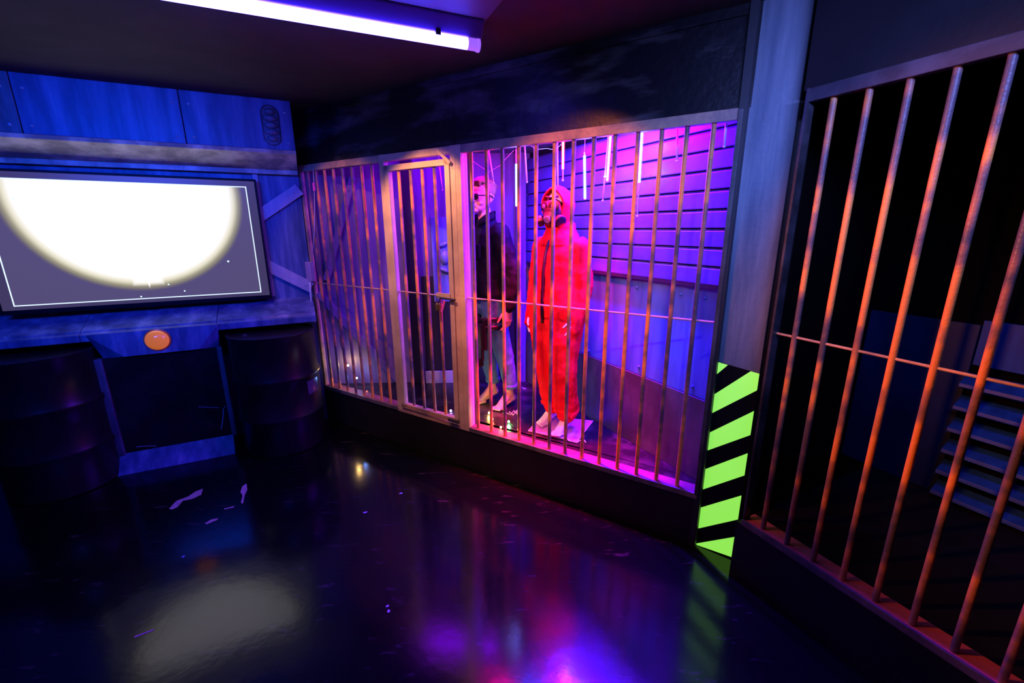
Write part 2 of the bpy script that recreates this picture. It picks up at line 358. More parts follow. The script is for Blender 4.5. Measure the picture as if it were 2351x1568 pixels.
# braces
def brace(fr, a, b_, w_, label, off=.0, mt=None, grp=None, name='brace_beam'):
    m = MB(); P, Q = fr(a[0], off + .015, a[1]), fr(b_[0], off + .015, b_[1]); m.bar(P, Q, w_, .03, fr.n)
    for f_ in (.12, .88):
        c = P.lerp(Q, f_); m.lathe(c + fr.n * .015, [(.012, 0), (.009, .005), (.0005, .008)], 12, fr.n)
    return tag(m.build(name, mt or steelpale, bevel=.004), label, 'brace', grp)
brace(C, (.045, 2.245), (.42, 1.99), .10, 'short blue brace right of the screen, rising to the cage corner', .0)
brace(C, (.42, 1.60), (.045, 1.36), .10, 'short blue brace right of the screen, falling to the cage corner', .0)
brace(E, (.03, 1.30), (.83, .27), .07, 'long blue diagonal brace falling behind the left cage bars', .01, vio)
brace(E, (.12, 1.42), (.46, 2.35), .06, 'faint blue diagonal brace rising behind the left cage bars', .01, vio)
m = MB(); C.box(m, .05, .40, 0, .012, 1.60, 1.99); m.build('x', steelblue) if False else None
panel(C, .36, .40, 1.3, 2.36, .02, steelpale, 'narrow vertical batten at right edge of the screen', name='batten', cat='batten')

# oval vents
def vent(fr, t, z, off, hw, hh, label, n=5, mt=None):
    T = thing('oval_vent', label, 'vent', fr(t, off, z))
    def prof(s_, k=24):
        P = []
        for j in range(k):
            a = 2 * PI * j / k; cx = math.cos(a) * hw * s_; cz = math.sin(a) * hw * s_
            P.append((cx, cz + (hh - hw) * (1 if math.sin(a) >= 0 else -1)))
        return P
    m = MB(); R = lambda s_, o_: [fr(t + x, off + o_, z + y) for x, y in prof(s_)]
    m.loft([R(1.06, 0), R(1.06, .006), R(1.0, .012), R(.88, .003)], True); m.build('rim', mt or steeldark, T, 'auto')
    for i in range(n):
        zz = z - hh + hw * .35 + (2 * hh - hw * .7) * (i + .5) / n
        m = MB(); hwid = hw * .86 if 0 < i < n - 1 else hw * .66
        m.ell(fr(t, off + .004, zz), fr.d * hwid, Z * (hh / n * .86), fr.n * .022); m.build('louvre', mt or steeldark, T, True)
    return T
# bulkhead over the screen
ZB = 2.515; OB = .36
for (t0, t1, mt, lab) in ((.045, .772, steelblue, 'right blue bulkhead panel over the screen, with the oval vent'), (.777, 1.655, steelblue, 'wide middle blue bulkhead panel over the screen'), (1.66, 2.9, steeldark, 'dark leftmost bulkhead panel over the screen')):
    T = thing('wall_bulkhead', lab, 'wall panel', C((t0 + t1) / 2, OB, ZB), 'bulkhead panels over the screen')
    m = MB(); C.box(m, t0, t1, 0.0, OB, ZB, ZC); m.build('casing', mt, T, bevel=.004)
    for a in (t0 + .05, t1 - .05):
        for z_ in (ZB + .05, ZC - .09): m = MB(); riv(m, C, a, z_, OB); m.build('rivet', steelpale, T, True)
vent(C, .20, 2.69, OB, .062, .145, 'dark oval vent with louvres on the right bulkhead panel')
m = MB()
prof = [(.36, ZB), (.345, 2.49), (.10, 2.40), (.06, 2.395), (.06, 2.36), (0.0, 2.36), (0.0, ZB)]
m.loft([[C(.045, a, b_) for a, b_ in prof], [C(2.9, a, b_) for a, b_ in prof]])
o = m.build('soffit', streaky); tag(o, 'streaked sloping soffit lit by the screen beneath it', 'soffit')
# ledge below the screen
for (t0, t1, lab) in ((.045, .80, 'right blue ledge section under the screen, above the barrel'), (.803, 1.66, 'middle blue ledge section above the orange lamp'), (1.663, 3.0, 'left blue ledge section running out of view')):
    m = MB(); prof = [(0, 1.275), (.29, 1.165), (.30, 1.15), (.325, 1.14), (.33, 1.09), (.30, 1.08), (0, 1.08)]
    m.loft([[C(t0, a, b_) for a, b_ in prof], [C(t1, a, b_) for a, b_ in prof]])
    tag(m.build('wall_ledge', steelblue, bevel=.003), lab, 'ledge', 'ledge sections under the screen')
# console with the orange lamp
T = thing('wall_console', 'dark wall console between the barrels with blue sloped top', 'console', C(1.2, .36, 0))
m = MB(); c = lambda t_, z_, o_=.36: C(t_, o_, z_)
V = [c(1.62, 1.14, .34), c(.79, 1.14, .34), c(.945, .955, .37), c(1.42, .955, .37), c(1.565, .945, .30), c(.815, .945, .30)]
m.add(V + [v - C.n * .25 for v in V], [(0, 1, 2, 3), (0, 3, 4), (1, 5, 2), (3, 2, 5, 4), (0, 4, 10, 6), (1, 7, 11, 5), (4, 5, 11, 10), (0, 6, 7, 1)])
m.build('hood_panel', steelblue, T, fix=False)
for tt, ww in ((.808, .018), (1.59, .03)): m = MB(); m.box(c(tt, .55, .335), C.d * ww, C.n * .03, Z * .40); m.build('frame', steeldark, T, bevel=.004)
m = MB(); m.box(c(1.195, .55, .335), C.d * .375, C.n * .01, Z * .40); m.build('gloss_panel', glossblk, T)
m = MB(); m.prism([c(1.66, 0, .10), c(1.66, .16, .10), c(1.66, .165, .34), c(1.66, 0, .42)], -C.d * .84); m.build('kick_base', steelblue, T, bevel=.004)
T = thing('bulkhead_lamp', 'glowing orange domed lamp on the blue console face under the screen', 'lamp', C(1.197, .37, 1.06))
m = MB(); cc = C(1.197, .36, 1.062)
m.lathe(cc, [(.087, 0), (.087, .008), (.078, .012)], 40, C.n); m.build('flange', mat('orange_rim', (.8, .28, .05), rough=.3), T, 'auto')
m = MB(); m.lathe(cc, [(.078 * math.cos(a), .012 + .055 * math.sin(a)) for a in [i * PI / 2 / 10 for i in range(10)]] + [(.001, .067)], 40, C.n); m.build('dome_lens', orangeE, T, True)
# light reflections on the console, modelled as rows of dots
for pts, lab in (([(505, 925), (503, 950), (497, 980)], 'a'), ([(443, 921), (480, 925), (503, 922)], 'b'), ([(300, 1006), (322, 1005), (343, 1010)], 'c')): pass
def dot_row(P, lab, r=.0035, gap=.009, name='reflection_dots'):
    P = [Vector(p) for p in P]; m = MB()
    for a, b_ in zip(P, P[1:]):
        n = max(1, int((b_ - a).length / gap))
        for i in range(n):
            q = a.lerp(b_, i / n); m.ell(q, (r, 0, 0), (0, r, 0), (0, 0, r), 8, 5)
    return tag(m.build(name, mat('pale_blue_dot', (.6, .7, 1), rough=.4), smooth=True), lab, 'bead chain')
dot_row([C(.84, .362, .43), C(.855, .362, .41), C(.86, .362, .37), C(.885, .362, .27), C(.90, .362, .22)], 'short pale row of reflected light dots on the right of the dark console panel')
dot_row([C(1.02, .362, .46), C(.96, .362, .445), C(.90, .362, .43), C(.875, .362, .42)], 'short pale row of reflected light dots across the right of the console panel')
dot_row([C(1.48, .362, .20), C(1.43, .362, .195), C(1.38, .362, .185), C(1.35, .362, .175)], 'short pinkish row of reflected light dots at lower left of the console panel')

# ---------------------------------------------------------------- screen on the wall
X_ = Vector((.884, .468, -.005)).normalized(); Y_ = Vector((.007, -.002, 1)); Y_ = (Y_ - X_ * Y_.dot(X_)).normalized(); N_ = X_.cross(Y_)
R = Matrix((X_, Y_, N_)).transposed()
T = thing('wall_television', 'large wall television showing a white glowing disc in a thin white frame', 'television', Vector((-2.936, 3.5, 1.804)), rot=R)
tp = lambda x, y, z_: T.matrix_world @ Vector((x, y, z_))
m = MB()
m.box(tp(0, 0, -.035), X_ * .865, Y_ * .505, N_ * .028); m.build('casing', darkst, T, bevel=.006)
m = MB(); m.box(tp(0, 0.008, -.002), X_ * .852, Y_ * .484, N_ * .004); m.build('screen', screenm, T)
m = MB()
for (cx, cy, hx, hy) in ((0, .4985, .866, .0085), (0, -.491, .866, .016), (.8595, 0, .0075, .505), (-.8595, 0, .0075, .505)):
    m.box(tp(cx, cy, 0), X_ * hx, Y_ * hy, N_ * .009)
m.build('bezel', mat('bezel_plastic', (.008, .007, .010), rough=.5, spec=.2), T)
m = MB(); m.box(tp(.0, -.508, .0), X_ * .03, Y_ * .004, N_ * .006); m.build('sensor', darkst, T)

# ---------------------------------------------------------------- ceiling blacklight batten
e1 = Vector((-.167, 2.45, 2.775)); dr = Vector((1.013, .45, 0)).normalized(); e0_ = e1 - dr * 1.55
T = thing('blacklight_batten', 'long glowing violet-white tube lamp under the black ceiling', 'tube lamp', (e0_ + e1) / 2)
m = MB(); m.tube([e0_, e1 - dr * .05], .026, 20); m.build('tube', tubeE, T, 'auto')
m = MB(); m.tube([e1 - dr * .05, e1], .0265, 20); m.tube([e1, e1 + dr * .012], .03, 20); m.build('end_cap', mat('milky_cap', (.6, .45, .9), rough=.3, emit=(.35, .12, 1), estr=.9), T, 'auto')
sd = Vector((-dr.y, dr.x, 0))
m = MB(); hp = [(-.022, .024), (.022, .024), (.062, .085), (.062, .092), (-.062, .092), (-.062, .085)]
m.loft([[q_ + sd * a + Z * b_ for a, b_ in hp] for q_ in (e0_ - dr * .02, e1 + dr * .02)]); m.build('housing', mat('housing_paint', (.16, .07, .30), rough=.4), T, bevel=.004)
for q in (.2, 1.2): m = MB(); m.box(e1 - dr * q + Vector((0, 0, .022)), dr * .012, sd * .028, Z * .014); m.build('clip', darkst, T)
m = MB(); m.box(e1 - dr * .8 - sd * .26 + Vector((0, 0, .098)), dr * .83, sd * .30, Z * .006); tag(m.build('lit_ceiling_board', mat('lit_ceiling_paint', (.10, .10, .13), rough=.6)), 'pale added ceiling board above the glowing tube, standing for the lit ceiling', 'ceiling board')  # lighter board added where the tube lights the ceiling

# ---------------------------------------------------------------- corner post with hazard tape
m = MB(); PO.box(m, 0, .207, -.12, 0, 0, ZC); 
T = thing('corner_post', 'tall blue-grey post between the two cages with green striped foot', 'post', PO(.1, 0, 0))
m.build('shaft', mat('post_paint', (.12, .16, .22), (.34, .38, .44), (8, 8, .8), .42, bump=.15, bscale=40, lo=.38, hi=.68), T, bevel=.004)
m = MB(); m.prism([PO(-.001, .0, 0), PO(.2075, .0, 0), PO(.2075, .0, 1.155), PO(-.001, .0, 1.184)], PO.n * .002); m.build('black_tape', mat('black_tape', (.01, .01, .012), rough=.3), T)
W = .2065
def gs(P, *x):
    m = MB(); m.prism([PO(a, .002, b_) for a, b_ in P], PO.n * .0012); m.build('green_stripe', greenE, T)
gs([(.0, 1.106), (.053, 1.174), (.0, 1.182)])
gs([(.0, .876), (W, 1.062), (W, 1.154), (.165, 1.16), (.0, .989)])
gs([(.0, .643), (W, .803), (W, .944), (.0, .756)])
gs([(.0, .386), (W, .556), (W, .693), (.0, .521)])
gs([(.0, .116), (W, .271), (W, .428), (.0, .262)])
gs([(.0, .003), (.02, .003), (W, .012), (W, .154), (.0, .008)])
# dark jamb right of the post
m = MB(); m.prism([PO(.209, -.01, 0), PO(.26, -.03, 0), PO(.26, -.16, 0), PO(.209, -.12, 0)], (0, 0, ZC)); st(m.build('trim_2', blk))
m = MB(); m.prism([A(1.612, .03, .0), A(1.648, .03, .0), A(1.66, -.03, 0), A(1.612, -.06, 0)], (0, 0, ZC)); st(m.build('trim_3', mat('dark_jamb', (.03, .03, .035), rough=.5)))

# ---------------------------------------------------------------- cages
SP = .1255; ZT = 2.418; BR = .0125
def bar_(fr, s_, z0, z1, T, off=0, mt=None, r=BR):
    m = MB(); m.tube([fr(s_, off, z0 + (z1 - z0) * i / 4) for i in range(5)], r, 14)
    return m.build('bar', mt or rust, T, 'auto')
def rod(fr, s0, s1, z_, T, off=.0, mt=None):
    m = MB(); m.tube([fr(s0, off, z_), fr(s1, off, z_)], .006, 8); return m.build('cross_rod', mt or rail, T, 'auto')
def cage(fr, bars, s0, s1, z0, z1, label, tm=None, lm=None):
    T = thing('barred_cage', label, 'cage', fr((s0 + s1) / 2, 0, z0), 'fixed cage panels of vertical bars')
    m = fbox(fr, s0, s1, -.015, .025, z1 - .025, z1 + .028); m.build('top_rail', tm or rail, T, bevel=.003)
    m = fbox(fr, s0, s1, -.075, .026, z0 - .004, z0 + .004); m.build('bottom_ledge', lm or redledge, T, bevel=.001)
    m = fbox(fr, s0, s1, .020, .032, z0 - .03, z0 + .006); m.build('bottom_rail', mat('dim_edge_paint', (.10, .09, .10), (.25, .2, .2), (8, 8, 8), .5), T, bevel=.002)
    for b_ in bars: bar_(fr, b_, z0, z1, T)
    rod(fr, s0, s1, 1.40, T, -.0)
    return T
T = cage(A, [-1.822 + i * .1195 for i in range(8)][0:8], -1.93, -.868, ZL, ZT, 'left fixed cage panel of eight rusty bars beside the cage door')
m = fbox(A, -1.935, -1.905, -.02, .02, ZL, ZT); m.build('end_post', rail, T, bevel=.003)
T = cage(A, [i * SP for i in range(13)], -.07, 1.628, ZL, ZT, 'wide fixed cage panel of thirteen bars in front of the two figures')
m = fbox(A, 1.612, 1.634, -.02, .035, ZL, ZT + .02); m.build('end_post', mat('dark_end_post', (.05, .045, .05), (.12, .11, .12), (6, 6, 6), .5), T, bevel=.003)
# door surround
T = thing('door_frame', 'tan metal frame around the barred cage door', 'door frame', A(-.5, 0, ZL))
m = fbox(A, -.868, -.822, -.02, .03, ZL - .02, ZT + .028); m.build('jamb', framey, T, bevel=.003)
for a, b_ in ((-.163, -.119), (-.1175, -.070)):
    m = fbox(A, a, b_, -.02, .03, ZL - .03, ZT + .028)
    for z_ in (2.30, 1.42, .62): m.lathe(A((a + b_) / 2, .03, z_), [(.006, 0), (.004, .004)], 8, A.n)
    m.build('jamb', framey, T, bevel=.003)
m = fbox(A, -.868, -.07, -.02, .028, ZT - .022, ZT + .027); m.build('head_rail', framey, T, bevel=.003)
m = fbox(A, -.868, -.07, -.07, .028, ZL - .035, ZL); m.build('sill', rail, T, bevel=.003)
# door
T = thing('cage_door', 'barred cage door with tan frame, closed and padlocked', 'door', A(-.5, .01, ZL + .015))
z0, z1 = ZL + .012, 2.365
m = fbox(A, -.815, -.772, -.01, .035, z0, z1); m.build('stile', framey, T, bevel=.003)
m = fbox(A, -.213, -.170, -.01, .035, z0, z1); m.build('stile', framey, T, bevel=.003)
m = fbox(A, -.815, -.170, -.01, .035, z1 - .042, z1); m.build('door_rail', framey, T, bevel=.003)
m = fbox(A, -.815, -.170, -.01, .035, z0, z0 + .042); m.build('door_rail', rail, T, bevel=.003)
for s_ in (-.682, -.560, -.443, -.325): bar_(A, s_, z0 + .04, z1 - .04, T, .01)
rod(A, -.772, -.213, 1.40, T, .01)
m = fbox(A, -.335, -.20, .035, .045, 1.385, 1.425); m.build('hasp_plate', framey, T, bevel=.002)
m = MB(); m.tube([A(-.325, .052, 1.392), A(-.145, .052, 1.385)], .008, 10); m.build('slide_bolt', darkst, T, 'auto')
m = fbox(A, -.27, -.17, .03, .05, ZL + .02, ZL + .045); m.build('foot_bolt', darkst, T, bevel=.002)
m = MB(); m.bar(A(-.262, .045, 2.425), A(-.145, .05, 2.33), .022, .012, A.n); m.build('turn_button', framey, T, bevel=.002)
# padlock
T = thing('padlock', 'small brass padlock hanging from the cage door hasp', 'padlock', A(-.305, .06, 1.30))
m = fbox(A, -.327, -.281, .050, .072, 1.292, 1.345); m.build('body', brass, T, bevel=.004)
m = MB(); m.tube([A(-.317, .061, 1.34), A(-.317, .061, 1.375), A(-.310, .061, 1.388), A(-.304, .061, 1.391), A(-.298, .061, 1.388), A(-.291, .061, 1.375), A(-.291, .061, 1.34)], .004, 8); m.build('shackle', chrome, T, True)
m = MB(); m.bar(A(-.236, .066, 1.375), A(-.27, .066, 1.285), .02, .004, A.n); tag(m.build('key_tag', pink, bevel=.001), 'bright pink tag hanging beside the brass padlock', 'tag')
# wooden return board behind the door post
m = fbox(A, -.076, -.068, -.05, -.021, ZL, 2.5); tag(m.build('return_board', mat('pale_return_board', (.6, .5, .62), (.75, .65, .75), (8, 8, 1), .5), bevel=.002), 'upright pale board standing behind the door post', 'board')
m = fbox(A, -.085, -.046, -.062, -.051, ZL, 2.5); tag(m.build('upright_plank', mat('dark_plank', (.16, .13, .17), (.3, .25, .3), (7, 7, 1), .6), bevel=.002), 'upright dark plank just behind the first bar of the wide cage panel', 'plank')
# right cage
cage(B, [i * .1266 for i in range(14)], -.10, 1.85, .355, 2.432, 'near right cage panel of tall orange-lit bars', mat('dim_rail_paint', (.05, .045, .06), (.10, .09, .12), (8, 8, 8), .5), mat('lit_red_ledge', (.9, .16, .15), (1, .25, .22), (6, 6, 6), .6, bump=.2, bscale=50))  # red light on this ledge is put into its paint
m = fbox(B, -.10, -.088, -.02, .03, .355, 2.46); o = m.build('cage_edge_angle', darkst, bevel=.001); tag(o, 'thin dark upright edge of the right cage beside the post', 'edge strip')
m = fbox(B, -.13, 2.4, -.05, .0, 2.462, ZC); o = m.build('wall_right_upper', blk); st(o); o.name = 'wall_far_right'
m = fbox(B, -.13, 2.4, -1.3, .028, 0, .326); o = m.build('floor', blk); st(o)
# room beyond the right cage
m = fbox(B, -1.1, 2.6, -1.36, -1.3, 0, ZC); o = m.build('wall_beyond', mat('matt_black', (.002, .002, .003), rough=.9, spec=.1)); st(o); o.name = 'wall_outer'
o = fbox(B, -.36, -.30, -1.3, -.35, 0, ZC).build('wall_side', MATS['matt_black']); st(o); o.name = 'wall_inner'
sp_ = mat('dim_blue_paint', (.003, .04, .24), (.012, .10, .5), (5, 5, 1.2), .5)
panel(B, -.30, .22, .33, 1.37, -1.28, mat('deep_blue_paint', (.002, .012, .07), (.004, .025, .13), (4, 4, 1.5), .5), 'dim blue panel beyond the right cage, left of the louvres', grp=None)
panel(B, .23, 1.6, 1.15, 1.40, -1.27, sp_, 'dim blue panel above the louvres beyond the right cage', rivets=((.3, 1.34), (.5, 1.34)))
for i, nm in enumerate(('topmost', 'second from top', 'third from top', 'fourth from top', 'fifth from top', 'sixth from top', 'lowest')):
    z_ = 1.10 - i * .135
    m = MB(); prof = [(-1.28, z_), (-1.20, z_ - .05), (-1.195, z_ - .07), (-1.28, z_ - .10)]
    a0 = .20 + (.10 if i > 3 else 0)
    m.loft([[B(.22, a, b_) for a, b_ in prof], [B(1.6, a, b_) for a, b_ in prof]])
    tag(m.build('louvre_blade', sp_, bevel=.002), nm + ' blade of the wide blue louvres beyond the right cage', 'louvre', 'louvre blades beyond the right cage')
lamp('cell_blue_fill', 'SPOT', B(.7, -.15, 2.5), 30, (.02, .12, 1), .1, target=B(.75, -1.27, .75), spot=60, blend=1)  # added light on the louvres, stands in for blacklight passing through

# ---------------------------------------------------------------- barrels
def barrel(cx, cy, label, r=.335, h=1.05):
    T = thing('steel_drum', label, 'barrel', (cx, cy, 0), 'dark steel drums under the ledge')
    P = [(r * .97, 0), (r, .01), (r, .02)]
    for hz in (.31, .64, ):
        z_ = hz * h
        P += [(r, z_ - .03), (r + .012, z_ - .012), (r + .014, z_), (r + .012, z_ + .012), (r, z_ + .03)]
    P += [(r, h - .02), (r + .006, h - .012), (r + .006, h), (r - .01, h), (r - .012, h - .015), (.001, h - .015)]
    m = MB(); m.lathe((cx, cy, 0), P, 64); m.build('shell', barrelm, T, 'auto')
    dx = Vector((cx, cy, 0)).normalized(); sx = Vector((-dx.y, dx.x, 0))
    m = MB(); m.lathe(Vector((cx, cy, h - .015)) + dx * .2 - sx * .12, [(.035, 0), (.035, .012), (.02, .014)], 16); m.build('bung', darkst, T, 'auto')
    m = MB(); m.lathe(Vector((cx, cy, h - .015)) + dx * -.05 + sx * .2, [(.02, 0), (.02, .01), (.01, .012)], 16); m.build('vent_plug', darkst, T, 'auto')
    return T
b1 = barrel(-2.09, 3.67, 'black steel drum standing between the console and the cage')
b2 = barrel(-3.47, 3.02, 'black steel drum at the far left of the photo, left of the console')
# latch strap on the right drum
def onb(a, z_, e=.004): return Vector((-2.09 + (.335 + e) * math.cos(a), 3.67 + (.335 + e) * math.sin(a), z_))
m = MB(); aa = [math.radians(-22 + i * 5) for i in range(6)]
m.add([onb(a, .50) for a in aa] + [onb(a, .62) for a in aa] + [onb(a, .50, .001) for a in aa] + [onb(a, .62, .001) for a in aa], [(i, i + 1, i + 7, i + 6) for i in range(5)] + [(i + 12, i + 18, i + 19, i + 13) for i in range(5)] + [(0, 6, 18, 12), (5, 17, 23, 11)] + [(i + 6, i + 7, i + 19, i + 18) for i in range(5)] + [(i, i + 12, i + 13, i + 1) for i in range(5)])
m.build('sticker', mat('glossy_sticker', (.10, .08, .14), rough=.2, coat=.4), b1)
def fleck(P, n_, up_, s_, lab, mt, name='paper_scrap', cat='scrap', seed=0, thick=.002):
    rnd = random.Random(seed); n_ = Vector(n_).normalized(); u_ = Vector(up_); u_ = (u_ - n_ * u_.dot(n_)).normalized(); v_ = n_.cross(u_)
    k = 9; pts = [Vector(P) + n_ * .0008 + (u_ * math.cos(2 * PI * i / k) * s_[0] + v_ * math.sin(2 * PI * i / k) * s_[1]) * rnd.uniform(.65, 1.1) for i in range(k)]
    m = MB(); m.prism(pts, n_ * thick); return tag(m.build(name, mt), lab, cat)
bluechip = mat('blue_chip', (.3, .5, 1), rough=.5); palechip = mat('pale_chip', (.62, .80, .72), rough=.5); tanchip = mat('tan_chip', (.40, .30, .30), (.6, .5, .42), (40, 40, 40), rough=.6)

# ---------------------------------------------------------------- things lying on the floor
for (x, y, s_, a, lab, mt) in (
    (-1.02, 2.60, (.018, .009), .5, 'small pale green leaf-shaped scrap on the open floor', palechip),
    (-.83, 2.82, (.015, .011), .3, 'rounder pale scrap on the floor towards the cage', palechip),
    (-.655, 1.83, (.010, .007), .9, 'upper of two cream crumbs on the bright floor reflection', palechip),
    (-.640, 1.80, (.008, .010), .2, 'lower of two cream crumbs on the bright floor reflection', palechip),
    (-1.98, 2.19, (.010, .006), 1.2, 'tiny bluish scrap alone on the left of the floor', bluechip)):
    fleck((x, y, 0), Z, (math.cos(a), math.sin(a), 0), s_, lab, mt, seed=int(x * 100))
def scuff(px, lab, seed):
    P = [floorpt(*q) for q in px]; m = MB(); m.prism([p + Z * .0004 for p in P], Z * .0006); return tag(m.build('paint_scuff', tanchip), lab, 'floor scuff')
def floorpt(u_, v_, z_=0):
    d = rt * ((u_ - 1175.5) / FPX) + fw + up * ((784 - v_) / FPX); t_ = (z_ - H) / d.z; return Vector((0, 0, H)) + d * t_
scuff([(388, 1168), (405, 1150), (432, 1140), (450, 1128), (466, 1122), (462, 1136), (440, 1146), (420, 1150), (408, 1164), (395, 1170)], 'long ragged pinkish scuff worn through the black floor paint', 1)
scuff([(556, 1117), (566, 1110), (568, 1125), (562, 1136), (558, 1156), (553, 1155), (557, 1138), (552, 1130)], 'short curved pale scuff right of the long scuff', 2)
scuff([(514, 1168), (538, 1162), (537, 1165), (515, 1170)], 'thin straight pale scratch on the floor', 3)
scuff([(470, 1202), (485, 1193), (501, 1190), (498, 1194), (486, 1199), (474, 1204)], 'small tan scuff below the long scuff', 4)
scuff([(308, 1461), (352, 1445), (354, 1447), (310, 1464)], 'thin pale scratch at lower left of the floor', 5)

# ---------------------------------------------------------------- cable box, cables at the cage corner
T = thing('junction_box', 'pinkish junction box mounted between blue wall and cage', 'junction box', A(-1.90, .03, 1.50))
m = fbox(A, -1.93, -1.86, .02, .07, 1.42, 1.60); m.build('box', mat('pinkish_plastic', (.55, .4, .55), rough=.5), T, bevel=.006)
m = MB(); m.tube([A(-1.90, .05, 1.42), A(-1.88, .07, 1.40), A(-1.86, .09, 1.34), A(-1.85, .10, 1.25), A(-1.865, .10, 1.16), A(-1.885, .09, 1.07)], .009, 8); tag(m.build('white_cable', whitep, smooth=True), 'thick white cable curving down from the junction box', 'cable')
T = thing('hanging_cord', 'thin cord with inline plug hanging from the cage top by the corner', 'cord', A(-1.70, .03, 2.3))
m = MB(); m.tube([A(-1.695, .03, 2.40), A(-1.70, .035, 2.27), A(-1.725, .035, 2.10), A(-1.78, .035, 1.85), A(-1.86, .04, 1.60)], .003, 6); m.build('wire', whitep, T, True)
m = fbox(A, -1.71, -1.69, .028, .045, 2.22, 2.29); m.build('plug', pink, T, bevel=.003)

# ---------------------------------------------------------------- hanging meteor tubes
def cagept(u_, v_, off):
    d = rt * ((u_ - 1175.5) / FPX) + fw + up * ((784 - v_) / FPX); n = A.n
    t_ = (A.o + n * off).dot(n) / Vector((d.x, d.y, 0)).dot(n); return Vector((0, 0, H)) + d * t_
def halo_mat(col, k):  # coloured halo of the lit tubes, put on as a glowing shell
    nm = {'B': 'blue_halo', 'R': 'red_halo', 'P': 'pink_halo'}[k]
    if nm in MATS: return MATS[nm]
    m = bpy.data.materials.new(nm); m.use_nodes = True; N = m.node_tree.nodes; L = m.node_tree.links; N.remove(N['Principled BSDF'])
    t_ = N.new('ShaderNodeBsdfTransparent'); e = N.new('ShaderNodeEmission'); e.inputs[0].default_value = (*col, 1); e.inputs[1].default_value = 2.6
    lw = N.new('ShaderNodeLayerWeight'); lw.inputs[0].default_value = .5
    mr = N.new('ShaderNodeMapRange'); mr.inputs['To Min'].default_value = .42; mr.inputs['To Max'].default_value = .05; L.new(lw.outputs['Facing'], mr.inputs['Value'])
    mx = N.new('ShaderNodeMixShader'); L.new(mr.outputs[0], mx.inputs[0]); L.new(t_.outputs[0], mx.inputs[1]); L.new(e.outputs[0], mx.inputs[2]); L.new(mx.outputs[0], N['Material Output'].inputs[0])
    MATS[nm] = m; return m
tubes = [((1122, 345), (1133, 419), -.25, None, None, 'unlit clear tube above the jacketed figure, nearest the door'),
 ((1185, 345), (1186, 473), -.50, 'B', (.24, 1), 'blue-white lit tube between the two figures, left of the corner'),
 ((1205, 335), (1210, 417), -.42, None, None, 'unlit clear tube right beside the blue-white lit tube'),
 ((1226, 330), (1229, 430), -.70, 'B', (.0, .0), 'faint dotted tube near the wall corner'),
 ((1293, 320), (1292, 413), -.35, 'R', (.05, .73), 'red lit tube above the hooded figure'),
 ((1280, 330), (1281, 434), -.62, None, None, 'thin clear tube hanging just over the hood'),
 ((1342, 352), (1343, 456), -.45, 'B', (.05, 1), 'blue lit tube right of the hood, hung on a bracket'),
 ((1402, 308), (1394, 415), -.30, 'P', (.0, 1), 'pink lit tube, right of two side by side tubes'),
 ((1397, 318), (1384, 459), -.42, 'B', (.6, .62), 'clear dotted tube crossing behind the pink lit tube'),
 ((1474, 300), (1463, 495), -.34, 'B', (.0, .60), 'longest tube, blue-white lit at top and clear below'),
 ((1555, 286), (1554, 368), -.22, None, None, 'unlit clear tube in front of the bright patch of slats'),
 ((1668, 275), (1663, 335), -.06, None, None, 'unlit clear tube at the far right end of the cage'),
 ((1008, 373), (1016, 435), -.5, None, None, 'unlit clear tube seen through the cage door')]
for (a, b_, off, kind, rng, lab) in tubes:
    P, Q = cagept(*a, off), cagept(*b_, off)
    T = thing('icicle_tube', lab, 'light tube', P, 'hanging icicle light tubes in the cage')
    if P.z < 2.54:
        m = MB(); m.tube([Vector((P.x, P.y, 2.56)), P], .0015, 6); m.build('wire', whitep, T, True)
    m = MB(); m.tube([P, Q], .0058, 10); m.build('tube', clear, T, True)
    for a, b_ in ((Q, Q + (Q - P).normalized() * .008), (P - (Q - P).normalized() * .006, P)): m = MB(); m.tube([a, b_], .0068, 10); m.build('cap', whitep, T, True)
    if kind and rng[1] > rng[0]:
        mt = {'B': ledB, 'R': ledR, 'P': ledP}[kind]
        m = MB(); m.tube([P.lerp(Q, rng[0]), P.lerp(Q, rng[1])], .0066, 10); m.build('lit_strip', mt, T, True)
        m = MB(); m.tube([P.lerp(Q, rng[0]), P.lerp(Q, rng[1])], .0135, 14); m.build('halo_shell', halo_mat({'B': (.16, .22, 1), 'R': (1, .02, .10), 'P': (1, .06, .45)}[kind], kind), T, True)
        colr = {'B': (.30, .36, 1), 'R': (1, .0, .08), 'P': (1, .02, .35)}[kind]
        L_ = (Q - P).length * (rng[1] - rng[0])
        for k in (.25, .75):
            c_ = P.lerp(Q, rng[0] + (rng[1] - rng[0]) * k)
            lamp('tube_glow', 'POINT', c_, {'B': 1.2, 'R': .8, 'P': .8}[kind] * max(L_, .12) / .25, colr, .02, parent=T)
# thin wires looped between the tubes
m = MB(); wp = [cagept(u_, v_, -.4) for u_, v_ in ((1070, 362), (1082, 368), (1122, 395), (1148, 380), (1165, 360), (1180, 345))]
m.tube(wp, .0014, 6); tag(m.build('loose_wire', whitep, smooth=True), 'thin white wire looping above the jacketed figure', 'wire')
m = MB(); wp = [cagept(u_, v_, -.4) for u_, v_ in ((1215, 332), (1232, 343), (1256, 341), (1275, 344), (1290, 330))]
m.tube(wp, .0014, 6); tag(m.build('loose_wire', whitep, smooth=True), 'thin white wire looping left of the red lit tube', 'wire')
m = MB(); m.box(cagept(1330, 314, -.4), A.d * .05, A.n * .02, Z * .006); tag(m.build('tube_bracket', whitep, bevel=.002), 'small white bracket over the blue lit tube', 'bracket')

